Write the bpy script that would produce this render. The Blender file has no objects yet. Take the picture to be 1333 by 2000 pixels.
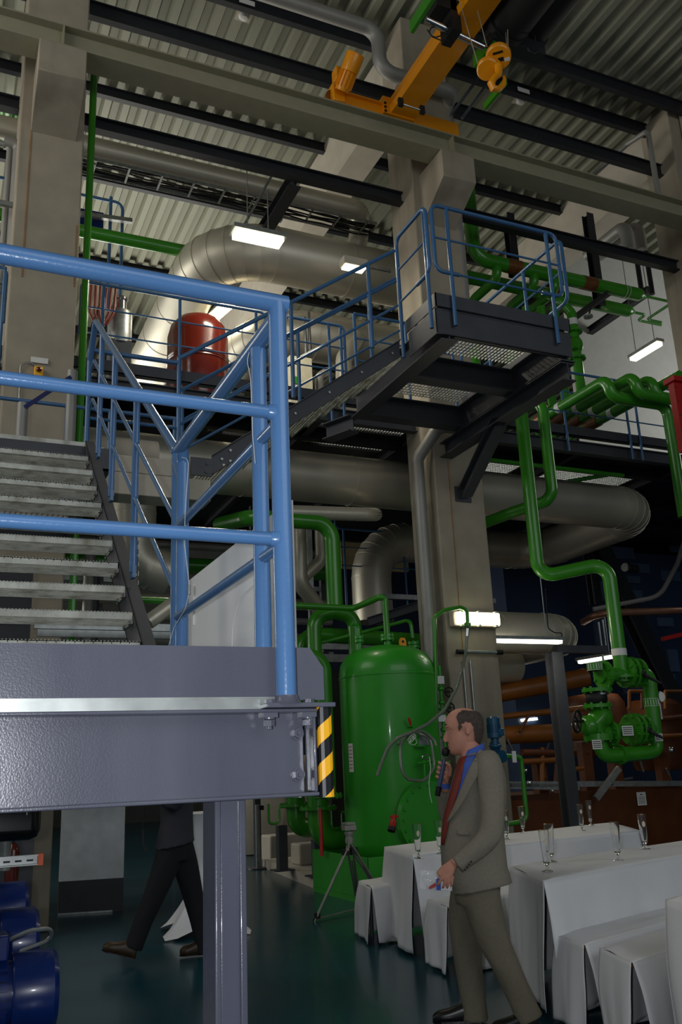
import bpy, math, random
from mathutils import Vector, Matrix
random.seed(7)
R = math.radians
sc = bpy.context.scene
COL = sc.collection
# ------------------------------------------------------------ camera, world, lights, exposure
YAW, PITCH, ROLL, FPX, CAMH = R(24.677), R(16.161), R(-2.531), 1745.4, 1.45
_f = Vector((math.sin(YAW)*math.cos(PITCH), math.cos(YAW)*math.cos(PITCH), math.sin(PITCH)))
_r0 = Vector((math.cos(YAW), -math.sin(YAW), 0)); _u0 = _r0.cross(_f)
_r = _r0*math.cos(ROLL)+_u0*math.sin(ROLL); _u = -_r0*math.sin(ROLL)+_u0*math.cos(ROLL)
CP = Vector((0, 0, CAMH))
cd = bpy.data.cameras.new('camera'); cam = bpy.data.objects.new('camera', cd); COL.objects.link(cam)
M3 = Matrix((_r, _u, -_f)).transposed()
cam.matrix_world = Matrix.Translation(CP) @ M3.to_4x4()
cd.sensor_fit = 'HORIZONTAL'; cd.sensor_width = 36.0; cd.lens = 36.0*FPX/1333.0
cd.clip_start = .05; cd.clip_end = 200
sc.camera = cam
sc.view_settings.view_transform = 'Standard'; sc.view_settings.look = 'None'
sc.view_settings.exposure = 0.0; sc.view_settings.gamma = 1.0
try: sc.view_settings.use_curve_mapping = False
except Exception: pass
wd = bpy.data.worlds.new('world'); sc.world = wd; wd.use_nodes = True
wd.node_tree.nodes['Background'].inputs[0].default_value = (.82, .92, 1.0, 1)
wd.node_tree.nodes['Background'].inputs[1].default_value = .13

def arealight(name, loc, target, sx, sy, power, color=(1, 1, 1)):
    l = bpy.data.lights.new(name, 'AREA'); l.shape = 'RECTANGLE'; l.size = sx; l.size_y = sy
    l.energy = power; l.color = color
    o = bpy.data.objects.new(name, l); COL.objects.link(o); o.location = loc
    o.rotation_euler = (Vector(target)-Vector(loc)).to_track_quat('-Z', 'Y').to_euler()
    return o
# daylight through the tall glazing at the rear left
arealight('daylight_rear_left', (-7, 20, 7.0), (3, 15, 12.5), 9, 7, 1000, (1.0, .98, .90))
arealight('daylight_side_left', (-6.5, 7, 9.5), (5, 11, 8.5), 8, 5, 330, (1.0, .97, .90))
arealight('daylight_rear_middle', (3.5, 21, 8.6), (4.5, 13, 10.5), 6, 3, 430, (1.0, .97, .88))
arealight('fill_right', (19, 10, 9.0), (16, 14.8, 9.0), 3, 3, 200, (1.0, .99, .95))  # added fill that brightens the white upper rear wall, not a window
arealight('fill_front', (6, -7, 7.5), (6, 10, 4), 12, 6, 330, (.92, .97, 1.0))  # added soft fill from behind the camera for the front faces
# the camera's flash, in the flash shoe left of the upright-held camera
arealight('camera_flash', tuple(CP+_r*-.10+_u*.02-_f*.02), tuple(CP+_f*6), .05, .05, 42, (.93, .96, 1.0))

# ------------------------------------------------------------ pixel helpers (solve a pixel onto a known plane or axis)
def ray(x, y): return (x-666.5)*_r-(y-1000)*_u+FPX*_f
def P(x, y, X=None, Y=None, Z=None):
    d = ray(x, y)
    t = X/d.x if X is not None else (Y/d.y if Y is not None else (Z-CAMH)/d.z)
    return CP+d*t
AX = {'X': Vector((1, 0, 0)), 'Y': Vector((0, 1, 0)), 'Z': Vector((0, 0, 1))}
def slide(p, a, x=None, y=None):
    a = AX[a] if isinstance(a, str) else Vector(a)
    q = p-CP
    if x is not None: k = (x-666.5)/FPX; v = _r
    else: k = (1000-y)/FPX; v = _u
    t = (k*q.dot(_f)-q.dot(v))/(a.dot(v)-k*a.dot(_f))
    return p+a*t
def walk(p, *steps):
    out = [p.copy()]
    for s in steps:
        a = s[0]
        if a[0] == 'd': p = p+AX[a[1]]*s[1]
        elif a[0] == 'v': p = p+Vector(s[1])
        else: p = slide(p, a[0], **({'x': s[1]} if len(a) == 1 or a[1] == 'x' else {'y': s[1]}))
        out.append(p.copy())
    return out

# ------------------------------------------------------------ materials
def srgb(c):
    return tuple(((v/255.)/12.92 if v/255. <= .04045 else ((v/255.+.055)/1.055)**2.4) for v in c)
MATS = {}
def mat(name, rgb, rough=.5, metal=0., var=.12, scale=6., bump=0., bscale=60., emit=None, estr=0., coat=0., stain=None, stscale=2., trans=0., alpha=1., ior=1.45, lin=False):
    if name in MATS: return MATS[name]
    m = bpy.data.materials.new(name); m.use_nodes = True; nt = m.node_tree; b = nt.nodes['Principled BSDF']
    c = rgb if lin else srgb(rgb)
    tc = nt.nodes.new('ShaderNodeTexCoord'); nz = nt.nodes.new('ShaderNodeTexNoise')
    nz.inputs['Scale'].default_value = scale; nz.inputs['Detail'].default_value = 5
    nt.links.new(tc.outputs['Object'], nz.inputs['Vector'])
    rp = nt.nodes.new('ShaderNodeValToRGB'); e = rp.color_ramp.elements
    e[0].position = .3; e[1].position = .7
    e[0].color = tuple(v*(1-var) for v in c)+(1,); e[1].color = tuple(min(1, v*(1+var)) for v in c)+(1,)
    nt.links.new(nz.outputs['Fac'], rp.inputs['Fac']); last = rp.outputs['Color']
    if stain:
        mp = nt.nodes.new('ShaderNodeMapping'); mp.inputs['Scale'].default_value = (stscale, stscale, stscale*.12)
        n2 = nt.nodes.new('ShaderNodeTexNoise'); n2.inputs['Scale'].default_value = 1.; n2.inputs['Detail'].default_value = 7
        nt.links.new(tc.outputs['Object'], mp.inputs['Vector']); nt.links.new(mp.outputs[0], n2.inputs['Vector'])
        r2 = nt.nodes.new('ShaderNodeValToRGB'); r2.color_ramp.elements[0].position = .52; r2.color_ramp.elements[1].position = .75
        mx = nt.nodes.new('ShaderNodeMixRGB'); mx.inputs[2].default_value = tuple(srgb(stain))+(1,)
        nt.links.new(n2.outputs['Fac'], r2.inputs['Fac']); nt.links.new(r2.outputs[0], mx.inputs[0])
        nt.links.new(last, mx.inputs[1]); last = mx.outputs[0]
    nt.links.new(last, b.inputs['Base Color'])
    b.inputs['Roughness'].default_value = rough; b.inputs['Metallic'].default_value = metal; b.inputs['IOR'].default_value = ior
    if coat: b.inputs['Coat Weight'].default_value = coat; b.inputs['Coat Roughness'].default_value = .08
    if trans: b.inputs['Transmission Weight'].default_value = trans
    if alpha < 1: b.inputs['Alpha'].default_value = alpha
    if emit: b.inputs['Emission Color'].default_value = tuple(emit)+(1,); b.inputs['Emission Strength'].default_value = estr
    if bump:
        n3 = nt.nodes.new('ShaderNodeTexNoise'); n3.inputs['Scale'].default_value = bscale; n3.inputs['Detail'].default_value = 3
        bp = nt.nodes.new('ShaderNodeBump'); bp.inputs['Strength'].default_value = bump; bp.inputs['Distance'].default_value = .01
        nt.links.new(tc.outputs['Object'], n3.inputs['Vector']); nt.links.new(n3.outputs['Fac'], bp.inputs['Height'])
        nt.links.new(bp.outputs[0], b.inputs['Normal'])
    MATS[name] = m
    return m
BLUE = mat('blue gloss paint', (78, 118, 166), .22, var=.04, bump=.06, bscale=90, coat=.3)
BLUED = mat('blue rail paint', (62, 104, 148), .3, var=.08, coat=.2)
GREY = mat('blue-grey steel paint', (88, 90, 102), .24, var=.06, scale=3, bump=.07, bscale=260, coat=.3, stain=(72, 74, 88), stscale=3)
DARK = mat('dark grey steel paint', (66, 68, 74), .45, var=.1)
BLACK = mat('black steel paint', (34, 36, 40), .5, var=.15)
GALV = mat('galvanised steel', (158, 162, 160), .42, .75, var=.18, scale=14)
GALVM = mat('weathered galvanised tread', (205, 205, 194), .5, .2, var=.22, scale=9, stain=(150, 146, 128), stscale=9, bump=.3, bscale=120)
CHROME = mat('polished steel', (190, 192, 195), .18, 1., var=.05)
DUCT = mat('sheet metal duct cladding', (200, 194, 176), .42, .5, var=.05, scale=1.2)
DUCTW = mat('dull grey pipe lagging', (150, 148, 142), .5, .3, var=.08, scale=2)
CONC = mat('cast concrete', (158, 148, 130), .85, var=.10, scale=3, bump=.15, bscale=30, stain=(122, 112, 96), stscale=1.6)
CONCL = mat('pale concrete', (186, 178, 162), .85, var=.08, scale=3, bump=.1, bscale=30)
RUST = mat('rust stain', (150, 116, 78), .9, var=.2)
BEIGE = mat('beige crane rail paint', (150, 146, 122), .5, var=.05)
GREEN = mat('green pipe paint', (54, 134, 28), .28, var=.08, scale=3, coat=.25)
GREEND = mat('green tank paint', (44, 146, 34), .36, var=.06, scale=2, bump=.08, bscale=70, coat=.2)
COPPER = mat('brown pipe clamp', (120, 74, 38), .4, .3, var=.3)
YEL = mat('orange yellow crane paint', (236, 150, 14), .3, var=.06, scale=3, coat=.2)
REDT = mat('red vessel paint', (88, 24, 14), .2, var=.05, coat=.5)
REDP = mat('red sheet paint', (170, 26, 26), .4)
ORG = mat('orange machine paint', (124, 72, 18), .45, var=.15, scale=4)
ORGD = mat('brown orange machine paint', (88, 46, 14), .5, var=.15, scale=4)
WHITE = mat('white board', (238, 238, 238), .35, var=.02)
WALLM = mat('pale wall plaster', (190, 192, 186), .8, var=.04)
NAVY = mat('dark blue cladding', (36, 52, 78), .45, var=.2, scale=1.5)
MOTB = mat('blue motor paint', (14, 38, 98), .3, var=.1, coat=.2)
PETR = mat('petrol blue pump paint', (22, 74, 108), .3, var=.1, coat=.2)
RUBBER = mat('black rubber', (22, 22, 22), .6)
GLASSM = mat('clear glass', (255, 255, 255), .03, var=0., trans=1., ior=1.45)
GRATEM = mat('grimy grating steel', (92, 90, 82), .6, .3, var=.2, scale=9)
CLOTH = mat('white stretch tablecloth', (222, 222, 224), .85, var=.03, scale=4, bump=.12, bscale=40)
LAMPM = mat('lit lamp cover', (255, 250, 235), .3, var=0., emit=(1.0, .88, .62), estr=4.5)
TUBEM = mat('lit fluorescent tube', (255, 250, 240), .3, var=0., emit=(1.0, .95, .8), estr=7.)
SIGNW = mat('white label plastic', (220, 220, 215), .5, var=.02)
SIGNK = mat('black lettering', (25, 25, 25), .6, var=0)
STRIPY = mat('safety yellow', (240, 176, 30), .4, var=.03)
STRIPK = mat('safety black', (22, 24, 28), .4, var=.05)
HOSE = mat('clear grey hose', (108, 116, 104), .25, var=.1, coat=.3)

# ------------------------------------------------------------ mesh builder
class MB:
    def __init__(s): s.v = []; s.f = []; s.sm = []; s.mi = []; s.cur = 0
    def add(s, vs, fs, smooth=False):
        n = len(s.v); s.v += [Vector(v) for v in vs]
        for f in fs: s.f.append([n+i for i in f]); s.sm.append(smooth); s.mi.append(s.cur)
        return s
    def box(s, c, d, rot=None):
        c = Vector(c); hx, hy, hz = [q/2 for q in d]; vs = []
        for x in (-hx, hx):
            for y in (-hy, hy):
                for z in (-hz, hz):
                    w = Vector((x, y, z))
                    if rot is not None: w = rot @ w
                    vs.append(c+w)
        return s.add(vs, [(0, 1, 3, 2), (4, 6, 7, 5), (0, 4, 5, 1), (2, 3, 7, 6), (0, 2, 6, 4), (1, 5, 7, 3)])
    def b2(s, a, b):
        a = Vector(a); b = Vector(b); return s.box((a+b)/2, [abs(q) for q in (b-a)])
    def beam(s, a, b, w, h, up=(0, 0, 1), sect='box', t=.012):
        a = Vector(a); b = Vector(b); d = (b-a).normalized(); up = Vector(up)
        sx = d.cross(up).normalized(); uz = sx.cross(d).normalized(); rot = Matrix((sx, d, uz)).transposed(); L = (b-a).length; m = (a+b)/2
        if sect == 'box': s.box(m, (w, L, h), rot)
        elif sect == 'I':
            s.box(m, (t, L, h-2*t), rot); s.box(m+uz*(h/2-t/2), (w, L, t), rot); s.box(m-uz*(h/2-t/2), (w, L, t), rot)
        elif sect == 'C':
            s.box(m-sx*(w/2-t/2), (t, L, h), rot); s.box(m+uz*(h/2-t/2), (w, L, t), rot); s.box(m-uz*(h/2-t/2), (w, L, t), rot)
        return s
    def tube(s, pts, r, seg=12, cap=True, closed=False):
        pts = [Vector(p) for p in pts]; n = len(pts)
        rs = r if isinstance(r, (list, tuple)) else [r]*n
        t0 = (pts[1]-pts[0]).normalized(); ref = Vector((0, 0, 1)) if abs(t0.z) < .9 else Vector((1, 0, 0))
        nx = t0.cross(ref).normalized(); vs = []; fs = []
        for i, p in enumerate(pts):
            if closed: t = (pts[(i+1) % n]-pts[i-1]).normalized()
            elif i == 0: t = t0
            elif i == n-1: t = (pts[-1]-pts[-2]).normalized()
            else: t = ((pts[i+1]-p).normalized()+(p-pts[i-1]).normalized()).normalized()
            nx = (nx-t*nx.dot(t)).normalized(); ny = t.cross(nx)
            for k in range(seg):
                a = 2*math.pi*k/seg; vs.append(p+(nx*math.cos(a)+ny*math.sin(a))*rs[i])
        m = n if closed else n-1
        for i in range(m):
            for k in range(seg):
                j = (i+1) % n
                fs.append((i*seg+k, i*seg+(k+1) % seg, j*seg+(k+1) % seg, j*seg+k))
        s.add(vs, fs, True)
        if cap and not closed:
            s.add(vs[:seg], [tuple(range(seg))[::-1]]); s.add(vs[-seg:], [tuple(range(seg))])
        return s
    def cyl(s, a, b, r, seg=16, r2=None): return s.tube([a, b], [r, r if r2 is None else r2], seg)
    def lathe(s, prof, o, axis=(0, 0, 1), seg=24):
        o = Vector(o); ax = Vector(axis).normalized(); ref = Vector((1, 0, 0)) if abs(ax.x) < .9 else Vector((0, 1, 0))
        nx = ax.cross(ref).normalized(); ny = ax.cross(nx); vs = []; fs = []
        for (r, h) in prof:
            for k in range(seg):
                a = 2*math.pi*k/seg; vs.append(o+ax*h+(nx*math.cos(a)+ny*math.sin(a))*max(r, 1e-4))
        for i in range(len(prof)-1):
            for k in range(seg): fs.append((i*seg+k, i*seg+(k+1) % seg, (i+1)*seg+(k+1) % seg, (i+1)*seg+k))
        return s.add(vs, fs, True)
    def prism(s, poly, d):
        d = Vector(d); n = len(poly); poly = [Vector(p) for p in poly]
        vs = poly+[p+d for p in poly]
        return s.add(vs, [tuple(range(n))[::-1], tuple(range(n, 2*n))]+[(i, (i+1) % n, n+(i+1) % n, n+i) for i in range(n)])
    def ball(s, c, r, seg=12, sc=(1, 1, 1), rot=None):
        c = Vector(c); vs = []; fs = []; rn = seg//2+1
        for i in range(rn):
            th = math.pi*i/(rn-1)
            for k in range(seg):
                a = 2*math.pi*k/seg
                w = Vector((math.sin(th)*math.cos(a)*r*sc[0], math.sin(th)*math.sin(a)*r*sc[1], math.cos(th)*r*sc[2]))
                if rot is not None: w = rot @ w
                vs.append(c+w)
        for i in range(rn-1):
            for k in range(seg): fs.append((i*seg+k, (i+1)*seg+k, (i+1)*seg+(k+1) % seg, i*seg+(k+1) % seg))
        return s.add(vs, fs, True)
    def build(s, name, m, parent=None, label=None, cat=None, group=None, kind=None, bevel=0):
        me = bpy.data.meshes.new(name)
        if parent is not None: org = WL[parent.name]
        else:
            lo = [min(v[i] for v in s.v) for i in range(3)]; hi = [max(v[i] for v in s.v) for i in range(3)]
            org = Vector(((lo[0]+hi[0])/2, (lo[1]+hi[1])/2, lo[2]))
        me.from_pydata([v-org for v in s.v], [], s.f); me.polygons.foreach_set('use_smooth', s.sm)
        ms = m if isinstance(m, list) else [m]
        for q in ms: me.materials.append(q)
        if len(ms) > 1: me.polygons.foreach_set('material_index', s.mi)
        me.update(); me.polygons.foreach_set('use_smooth', [True]*len(me.polygons)); me.set_sharp_from_angle(angle=R(36))
        o = bpy.data.objects.new(name, me); COL.objects.link(o)
        if parent is not None: o.parent = parent
        else: o.location = org
        WL[o.name] = org
        if bevel:
            bm = o.modifiers.new('bevel', 'BEVEL'); bm.width = bevel; bm.segments = 2; bm.limit_method = 'ANGLE'
        tag(o, label, cat, group, kind)
        return o
WL = {}
def tag(o, label=None, cat=None, group=None, kind=None):
    if label: o['label'] = label
    if cat: o['category'] = cat
    if group: o['group'] = group
    if kind: o['kind'] = kind
def thing(name, label, cat, loc=(0, 0, 0), group=None):
    o = bpy.data.objects.new(name, None); COL.objects.link(o); o.location = loc; o.empty_display_size = .1
    WL[o.name] = Vector(loc); tag(o, label, cat, group); return o
def fillet(pts, r, n=6):
    pts = [Vector(p) for p in pts]; out = [pts[0]]
    for i in range(1, len(pts)-1):
        a, b, c = pts[i-1], pts[i], pts[i+1]; d1 = (a-b); d2 = (c-b); l1 = d1.length; l2 = d2.length
        if l1 < 1e-5 or l2 < 1e-5: continue
        d1.normalize(); d2.normalize(); ang = d1.angle(d2)
        if ang > math.pi-.02: out.append(b); continue
        t = min(r/math.tan(ang/2), l1*.49, l2*.49); rr = t*math.tan(ang/2)
        cen = b+(d1+d2).normalized()*(rr/math.sin(ang/2)); p0 = b+d1*t; p1 = b+d2*t
        v0 = p0-cen; v1 = p1-cen; tot = v0.angle(v1)
        for k in range(n+1):
            u = k/n
            out.append(cen+(v0*math.sin((1-u)*tot)+v1*math.sin(u*tot))/math.sin(tot) if tot > 1e-4 else p0.lerp(p1, u))
    out.append(pts[-1]); return out
def pipe(name, label, cat, pts, r, m, bend=None, seg=14, parent=None, seams=0, group=None, nb=7, build=True):
    fp = fillet(pts, bend or r*3, nb); mb = MB().tube(fp, r, seg)
    if seams:
        L = 0; last = fp[0]
        for i, p in enumerate(fp):
            if i in (0, len(fp)-1): continue
            t = (fp[i+1]-fp[i-1]).normalized(); mb.cyl(p-t*.012, p+t*.012, r*1.018, seg)
        for a, b in zip(fp[:-1], fp[1:]):
            d = (b-a).length
            if d > seams*1.4:
                k = int(d/seams)
                for j in range(1, k+1):
                    q = a.lerp(b, j/(k+1)); t = (b-a).normalized(); mb.cyl(q-t*.012, q+t*.012, r*1.018, seg)
    if not build: return mb
    return mb.build(name, m, parent, label, cat, group)
def nut(mb, c, ax, r=.014, h=.012): return mb.lathe([(0, 0), (r, 0), (r, h), (0, h)], c, ax, 6)
def flange(mb, c, ax, r, t=.02, nb=8):
    ax = Vector(ax).normalized(); c = Vector(c); mb.lathe([(0, -t), (r, -t), (r, t), (0, t)], c, ax, 20)
    ref = Vector((1, 0, 0)) if abs(ax.x) < .9 else Vector((0, 1, 0)); nx = ax.cross(ref).normalized(); ny = ax.cross(nx)
    for k in range(nb):
        a = 2*math.pi*(k+.5)/nb; q = c+(nx*math.cos(a)+ny*math.sin(a))*r*.84
        mb.lathe([(0, -t*1.9), (r*.1, -t*1.9), (r*.1, t*1.9), (0, t*1.9)], q, ax, 6)
    return mb
def grating(mb, x0, x1, y0, y1, z, pitch=.0335, h=.03, bw=.005, cross=.05):
    n = int((x1-x0)/pitch)
    for i in range(n+1): mb.b2((x0+i*pitch-bw/2, y0, z-h), (x0+i*pitch+bw/2, y1, z))
    n = int((y1-y0)/cross)
    for i in range(n+1): mb.b2((x0, y0+i*cross-.003, z-.012), (x1, y0+i*cross+.003, z-.004))
    return mb
def text(s, size, loc, rot, m, parent, name='lettering', ext=.0004):
    cu = bpy.data.curves.new(name, 'FONT'); cu.body = s; cu.size = size; cu.extrude = ext; cu.align_x = 'CENTER'; cu.align_y = 'CENTER'
    o = bpy.data.objects.new(name, cu); COL.objects.link(o); cu.materials.append(m)
    o.location = Vector(loc)-(WL[parent.name] if parent else Vector()); o.rotation_euler = rot
    if parent: o.parent = parent
    me = bpy.data.meshes.new_from_object(o); n = bpy.data.objects.new(name, me); n.location = o.location; n.rotation_euler = o.rotation_euler; n.parent = o.parent; COL.objects.link(n)
    bpy.data.objects.remove(o); return n
# ------------------------------------------------------------ the hall
FLOORM = mat('teal epoxy floor', (14, 64, 76), .25, var=.12, scale=1.2, bump=.04, bscale=5, coat=.1)
mb = MB().b2((-10, -9, -.2), (26, 34, 0)); mb.build('floor', FLOORM, kind='structure')
SHEET = mat('ribbed roof sheet', (138, 139, 122), .5, .1, var=.05, scale=1)
mb = MB(); vs = []; fs = []; x = -9.; pr = []
while x < 25.:
    pr += [(x, 13.5), (x+.12, 13.5), (x+.165, 13.62), (x+.29, 13.62)]; x += .335
for (px, pz) in pr: vs += [(px, -8, pz), (px, 34, pz)]
for i in range(len(pr)-1): fs.append((2*i, 2*i+1, 2*i+3, 2*i+2))
mb.add(vs, fs); mb.add([(-9, -8, 13.75), (25, -8, 13.75), (25, 34, 13.75), (-9, 34, 13.75)], [(0, 1, 2, 3)])
mb.build('ceiling', SHEET, kind='structure')
MB().b2((-9, 33.8, 0), (25, 34, 13.4)).build('wall_back', mat('dim grey wall', (86, 88, 86), .8), kind='structure')
MB().b2((24.8, -8, 0), (25, 33.8, 13.4)).build('wall_right', NAVY, kind='structure')
MB().b2((12.9, 14.8, 6.45), (24.8, 15.0, 13.4)).build('wall_rear_upper', WALLM, kind='structure')
MB().b2((7.0, 19.0, 0), (24.8, 19.2, 6.4)).build('wall_rear_lower', NAVY, kind='structure')
# columns with crane corbels
def column(x0, label):
    t = thing('concrete_column', label, 'column', (x0+.4, 10.75, 0), 'concrete columns of the hall')
    MB().b2((x0, 10.37, 0), (x0+.8, 11.12, 13.5)).build('shaft', CONC, t, bevel=.02)
    cx = x0+.42
    poly = [(cx-.29, 10.38, 10.42), (cx-.29, 9.68, 10.42), (cx-.29, 9.68, 9.95), (cx-.29, 10.38, 9.55)]
    MB().prism(poly, (.58, 0, 0)).build('corbel', CONC, t, bevel=.012)
    return t
cL = column(.46, 'broad concrete column at the left edge behind the blue handrail')
cM = column(6.25, 'tall concrete column in the middle carrying the lit box lamp')
cR = column(12.05, 'shadowed concrete column at the right edge')
mb = MB()
for a, b in (((62, 240), (40, 540)), ((150, 440), (145, 560))):
    p = P(*a, Y=10.366); q = P(*b, Y=10.366); mb.b2((p.x-.009, 10.362, q.z), (p.x+.009, 10.372, p.z))
mb.build('rust_streak', RUST, cL)
mb = MB(); p = P(875, 900, Y=10.366); q = P(885, 1400, Y=10.366); mb.b2((p.x-.007, 10.362, q.z), (p.x+.007, 10.372, p.z)); mb.build('rust_streak', RUST, cM)
# emergency stop on the left column
t = thing('emergency_stop', 'yellow box with red mushroom button on the left column', 'emergency stop', P(75, 727, Y=10.33))
o0 = P(75, 727, Y=10.33); MB().box(o0, (.1, .08, .13)).build('box', STRIPY, t, bevel=.01)
MB().lathe([(0, -.045), (.03, -.045), (.032, -.07), (.015, -.085), (0, -.085)], o0+Vector((0, 0, .01)), (0, 1, 0), 16).build('button', REDT, t)
p = P(77, 704, Y=10.35); s = MB().box(p, (.2, .012, .07)).build('wall_label', SIGNW, label='small white label above the emergency stop', cat='label')
pts = fillet([P(34, 860, Y=10.34), P(40, 712, Y=10.34), P(58, 706, Y=10.34), P(72, 716, Y=10.34)], .08)
MB().tube(pts, .012, 8).build('conduit', GALV, label='thin grey conduit bending up to the emergency stop', cat='conduit')
# crane rail beam
mb = MB(); zb = 10.43
mb.b2((-6, 9.72, zb), (20, 10.08, zb+.03)); mb.b2((-6, 9.88, zb+.03), (20, 9.9, zb+.36)); mb.b2((-6, 9.76, zb+.36), (20, 10.04, zb+.385))
t = thing('crane_rail_beam', 'long beige crane rail beam crossing the whole hall on the columns', 'beam', (6, 9.9, zb))
mb.build('beam', BEIGE, t)
mb = MB().b2((-6, 9.87, zb+.385), (20, 9.93, zb+.42)); mb.build('rail', DARK, t)
for cx in (.88, 6.67, 12.47): MB().b2((cx-.01, 9.76, zb+.03), (cx+.01, 9.88, zb+.36)).build('stiffener', BEIGE, t)
# roof girders
for x0, lab in ((6.25, 'pale concrete roof girder running back above the middle column'), (12.05, 'concrete roof girder running back above the right column')):
    MB().b2((x0+.05, 11.14, 12.4), (x0+.6, 30, 13.48)).build('roof_girder', CONCL, label=lab, cat='girder')
MB().b2((12.3, 2, 12.3), (13.0, 10.34, 13.48)).build('roof_girder', CONCL, label='concrete girder coming forward over the right column', cat='girder')
# purlins: (Y, z bottom, height, bay)
PB = 'black steel roof beams'
def purlin(x0, x1, y, z, h, lab, w=.11):
    MB().beam((x0, y, z), (x1, y, z), w, h, sect='I', t=.02).build('roof_beam', BLACK, label=lab, cat='roof beam', group=PB)
purlin(1.27, 6.24, 10.75, 12.14, .27, 'black beam between left and middle column just under the ribbed roof')
purlin(7.06, 12.04, 10.75, 12.28, .25, 'black beam ending on a bracket at the right column')
purlin(-8, 0.45, 10.75, 12.14, .27, 'black beam left of the left column near the roof')
purlin(-8, .45, 10.95, 13.36, .26, 'topmost black purlin left of the left column')
purlin(1.27, 6.24, 10.95, 13.36, .26, 'black roof purlin with a small white label, topmost left of the crane')
purlin(7.06, 12.04, 10.95, 13.36, .26, 'black roof purlin with a small white label, right of the crane hook')
purlin(7.06, 12.3, 10.2, 13.36, .26, 'uppermost black purlin at the upper right behind the hoist')
for y, w_ in ((13.75, 'first'), (16.2, 'second'), (19.4, 'third'), (23, 'fourth')):
    for a, b, s_ in ((-8, .9, 'left of the left column'), (.92, 6.3, 'between left and middle columns'), (6.86, 12.1, 'right of the middle column')):
        purlin(a, b, y, 13.39, .21, '%s black purlin behind the column row, %s' % (w_, s_))
purlin(1.27, 6.24, 10.75, 10.2, .2, 'black tie beam bracketed to the middle column, silver duct behind it', .14)
purlin(7.06, 12.04, 10.75, 10.2, .2, 'black tie beam above the green header pipes on the right', .14)
purlin(-8, .45, 10.75, 10.2, .2, 'black tie beam left of the left column', .14)
mb = MB(); p = P(540, 360, Y=10.9); mb.beam((4.45, 10.85, 10.15), (4.45, 16, 10.15), .2, .2, sect='I', t=.02)
mb.build('roof_beam', BLACK, label='black beam running back from the tie beam above the hanging lamp', cat='roof beam')
for (q, lab) in (((477, 30), 'round smoke detector under the roof, left of the crane'), ((1018, 195), 'round smoke detector under the roof, right of the hook')):
    c = P(*q, Z=13.45); t = thing('smoke_detector', lab, 'detector', c, 'smoke detectors under the roof')
    MB().box(c, (.25, .25, .02)).build('plate', CONCL, t); MB().lathe([(.09, 0), (.09, -.03), (.06, -.07), (0, -.08)], c, seg=16).build('head', SIGNW, t)
    lc_ = P(q[0]+6, q[1]-13, Y=10.885); s_ = MB().box(Vector((lc_.x, 10.885, 13.33)), (.26, .01, .09)).build('beam_label', SIGNW, label='white number label on the purlin beside the '+lab.split(',')[1].strip()+' detector', cat='label')

# ------------------------------------------------------------ foreground landing
L = thing('steel_landing', 'grey-blue painted steel landing with hazard edge, close to the camera', 'landing', (-.2, 2.3, 0))
zt, zbm = 1.596, 1.398
mb = MB(); mb.b2((-1.6, 2.045, zbm), (.815, 2.055, zt)); mb.b2((-1.6, 1.995, zt-.009), (.832, 2.055, zt)); mb.b2((-1.6, 1.995, zbm), (.832, 2.055, zbm+.009))
mb.b2((.822, 1.999, zbm+.009), (.83, 2.047, zt-.009)); mb.build('edge_beam', GREY, L, bevel=.003)
mb = MB(); mb.beam((.79, 2.06, (zt+zbm)/2), (.79, 3.3, (zt+zbm)/2), .05, zt-zbm, sect='C', t=.008); mb.build('side_beam', GREY, L, bevel=.002)
mb = MB(); mb.b2((-1.6, 3.3, zbm), (.83, 3.36, zt)); mb.build('rear_beam', GREY, L)
mb = MB(); mb.b2((-1.6, 2.02, zt), (.70, 2.03, zt+.022)); mb.b2((-1.6, 2.03, zt), (.78, 2.034, zt+.03))
x = -1.6
while x < .78: mb.b2((x, 2.034, zt), (x+.003, 3.3, zt+.03)); x += .034
for k in range(30): mb.b2((-1.6, 2.06+k*.042, zt+.02), (.78, 2.064+k*.042, zt+.028))
mb.build('grating', GALV, L)
tb = [(-1.6, 2.036, zt+.022), (.869, 2.036, zt+.022), (.869, 2.036, zt+.10), (.835, 2.036, zt+.148), (-1.6, 2.036, zt+.148)]
MB().prism(tb, (0, .008, 0)).build('toe_board', GREY, L)
mb = MB().b2((.70, 1.975, zt+.001), (.872, 2.05, zt+.012)); mb.lathe([(.038, .0), (.03, .008), (.026, .02)], (.757, 2.0, zt+.01), seg=20); mb.build('base_plate', GREY, L, bevel=.002)
for q in ((.715, 1.998), (.812, 1.998)):
    mb = MB(); nut(mb, (q[0], q[1], zt+.012), (0, 0, 1), .013, .009); mb.b2((q[0]-.018, q[1]-.004, zt-.02), (q[0]+.018, q[1]+.03, zt-.009))
    mb.lathe([(0, 0), (.014, 0), (.014, .004), (0, .004)], (q[0], q[1]+.008, zt-.024), (0, 0, 1), 16); nut(mb, (q[0], q[1]+.008, zt-.039), (0, 0, 1), .0135, .013); mb.cyl((q[0], q[1]+.008, zt-.046), (q[0], q[1]+.008, zt-.03), .007, 10)
    mb.build('bolt', GREY, L)
for q in ((580, 1432), (582, 1513)):
    c = P(*q, Y=2.045); mb = MB(); mb.lathe([(0, 0), (.017, 0), (.017, .004), (0, .004)], c, (0, -1, 0), 18); nut(mb, c+Vector((0, -.004, 0)), (0, -1, 0), .013, .011); mb.cyl(c, c+Vector((0, -.022, 0)), .006, 10); mb.build('bolt', GREY, L)
MB().b2((.818, 2.035, zbm+.012), (.824, 2.044, zt-.012)).build('weld_seam', GREY, L)
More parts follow.
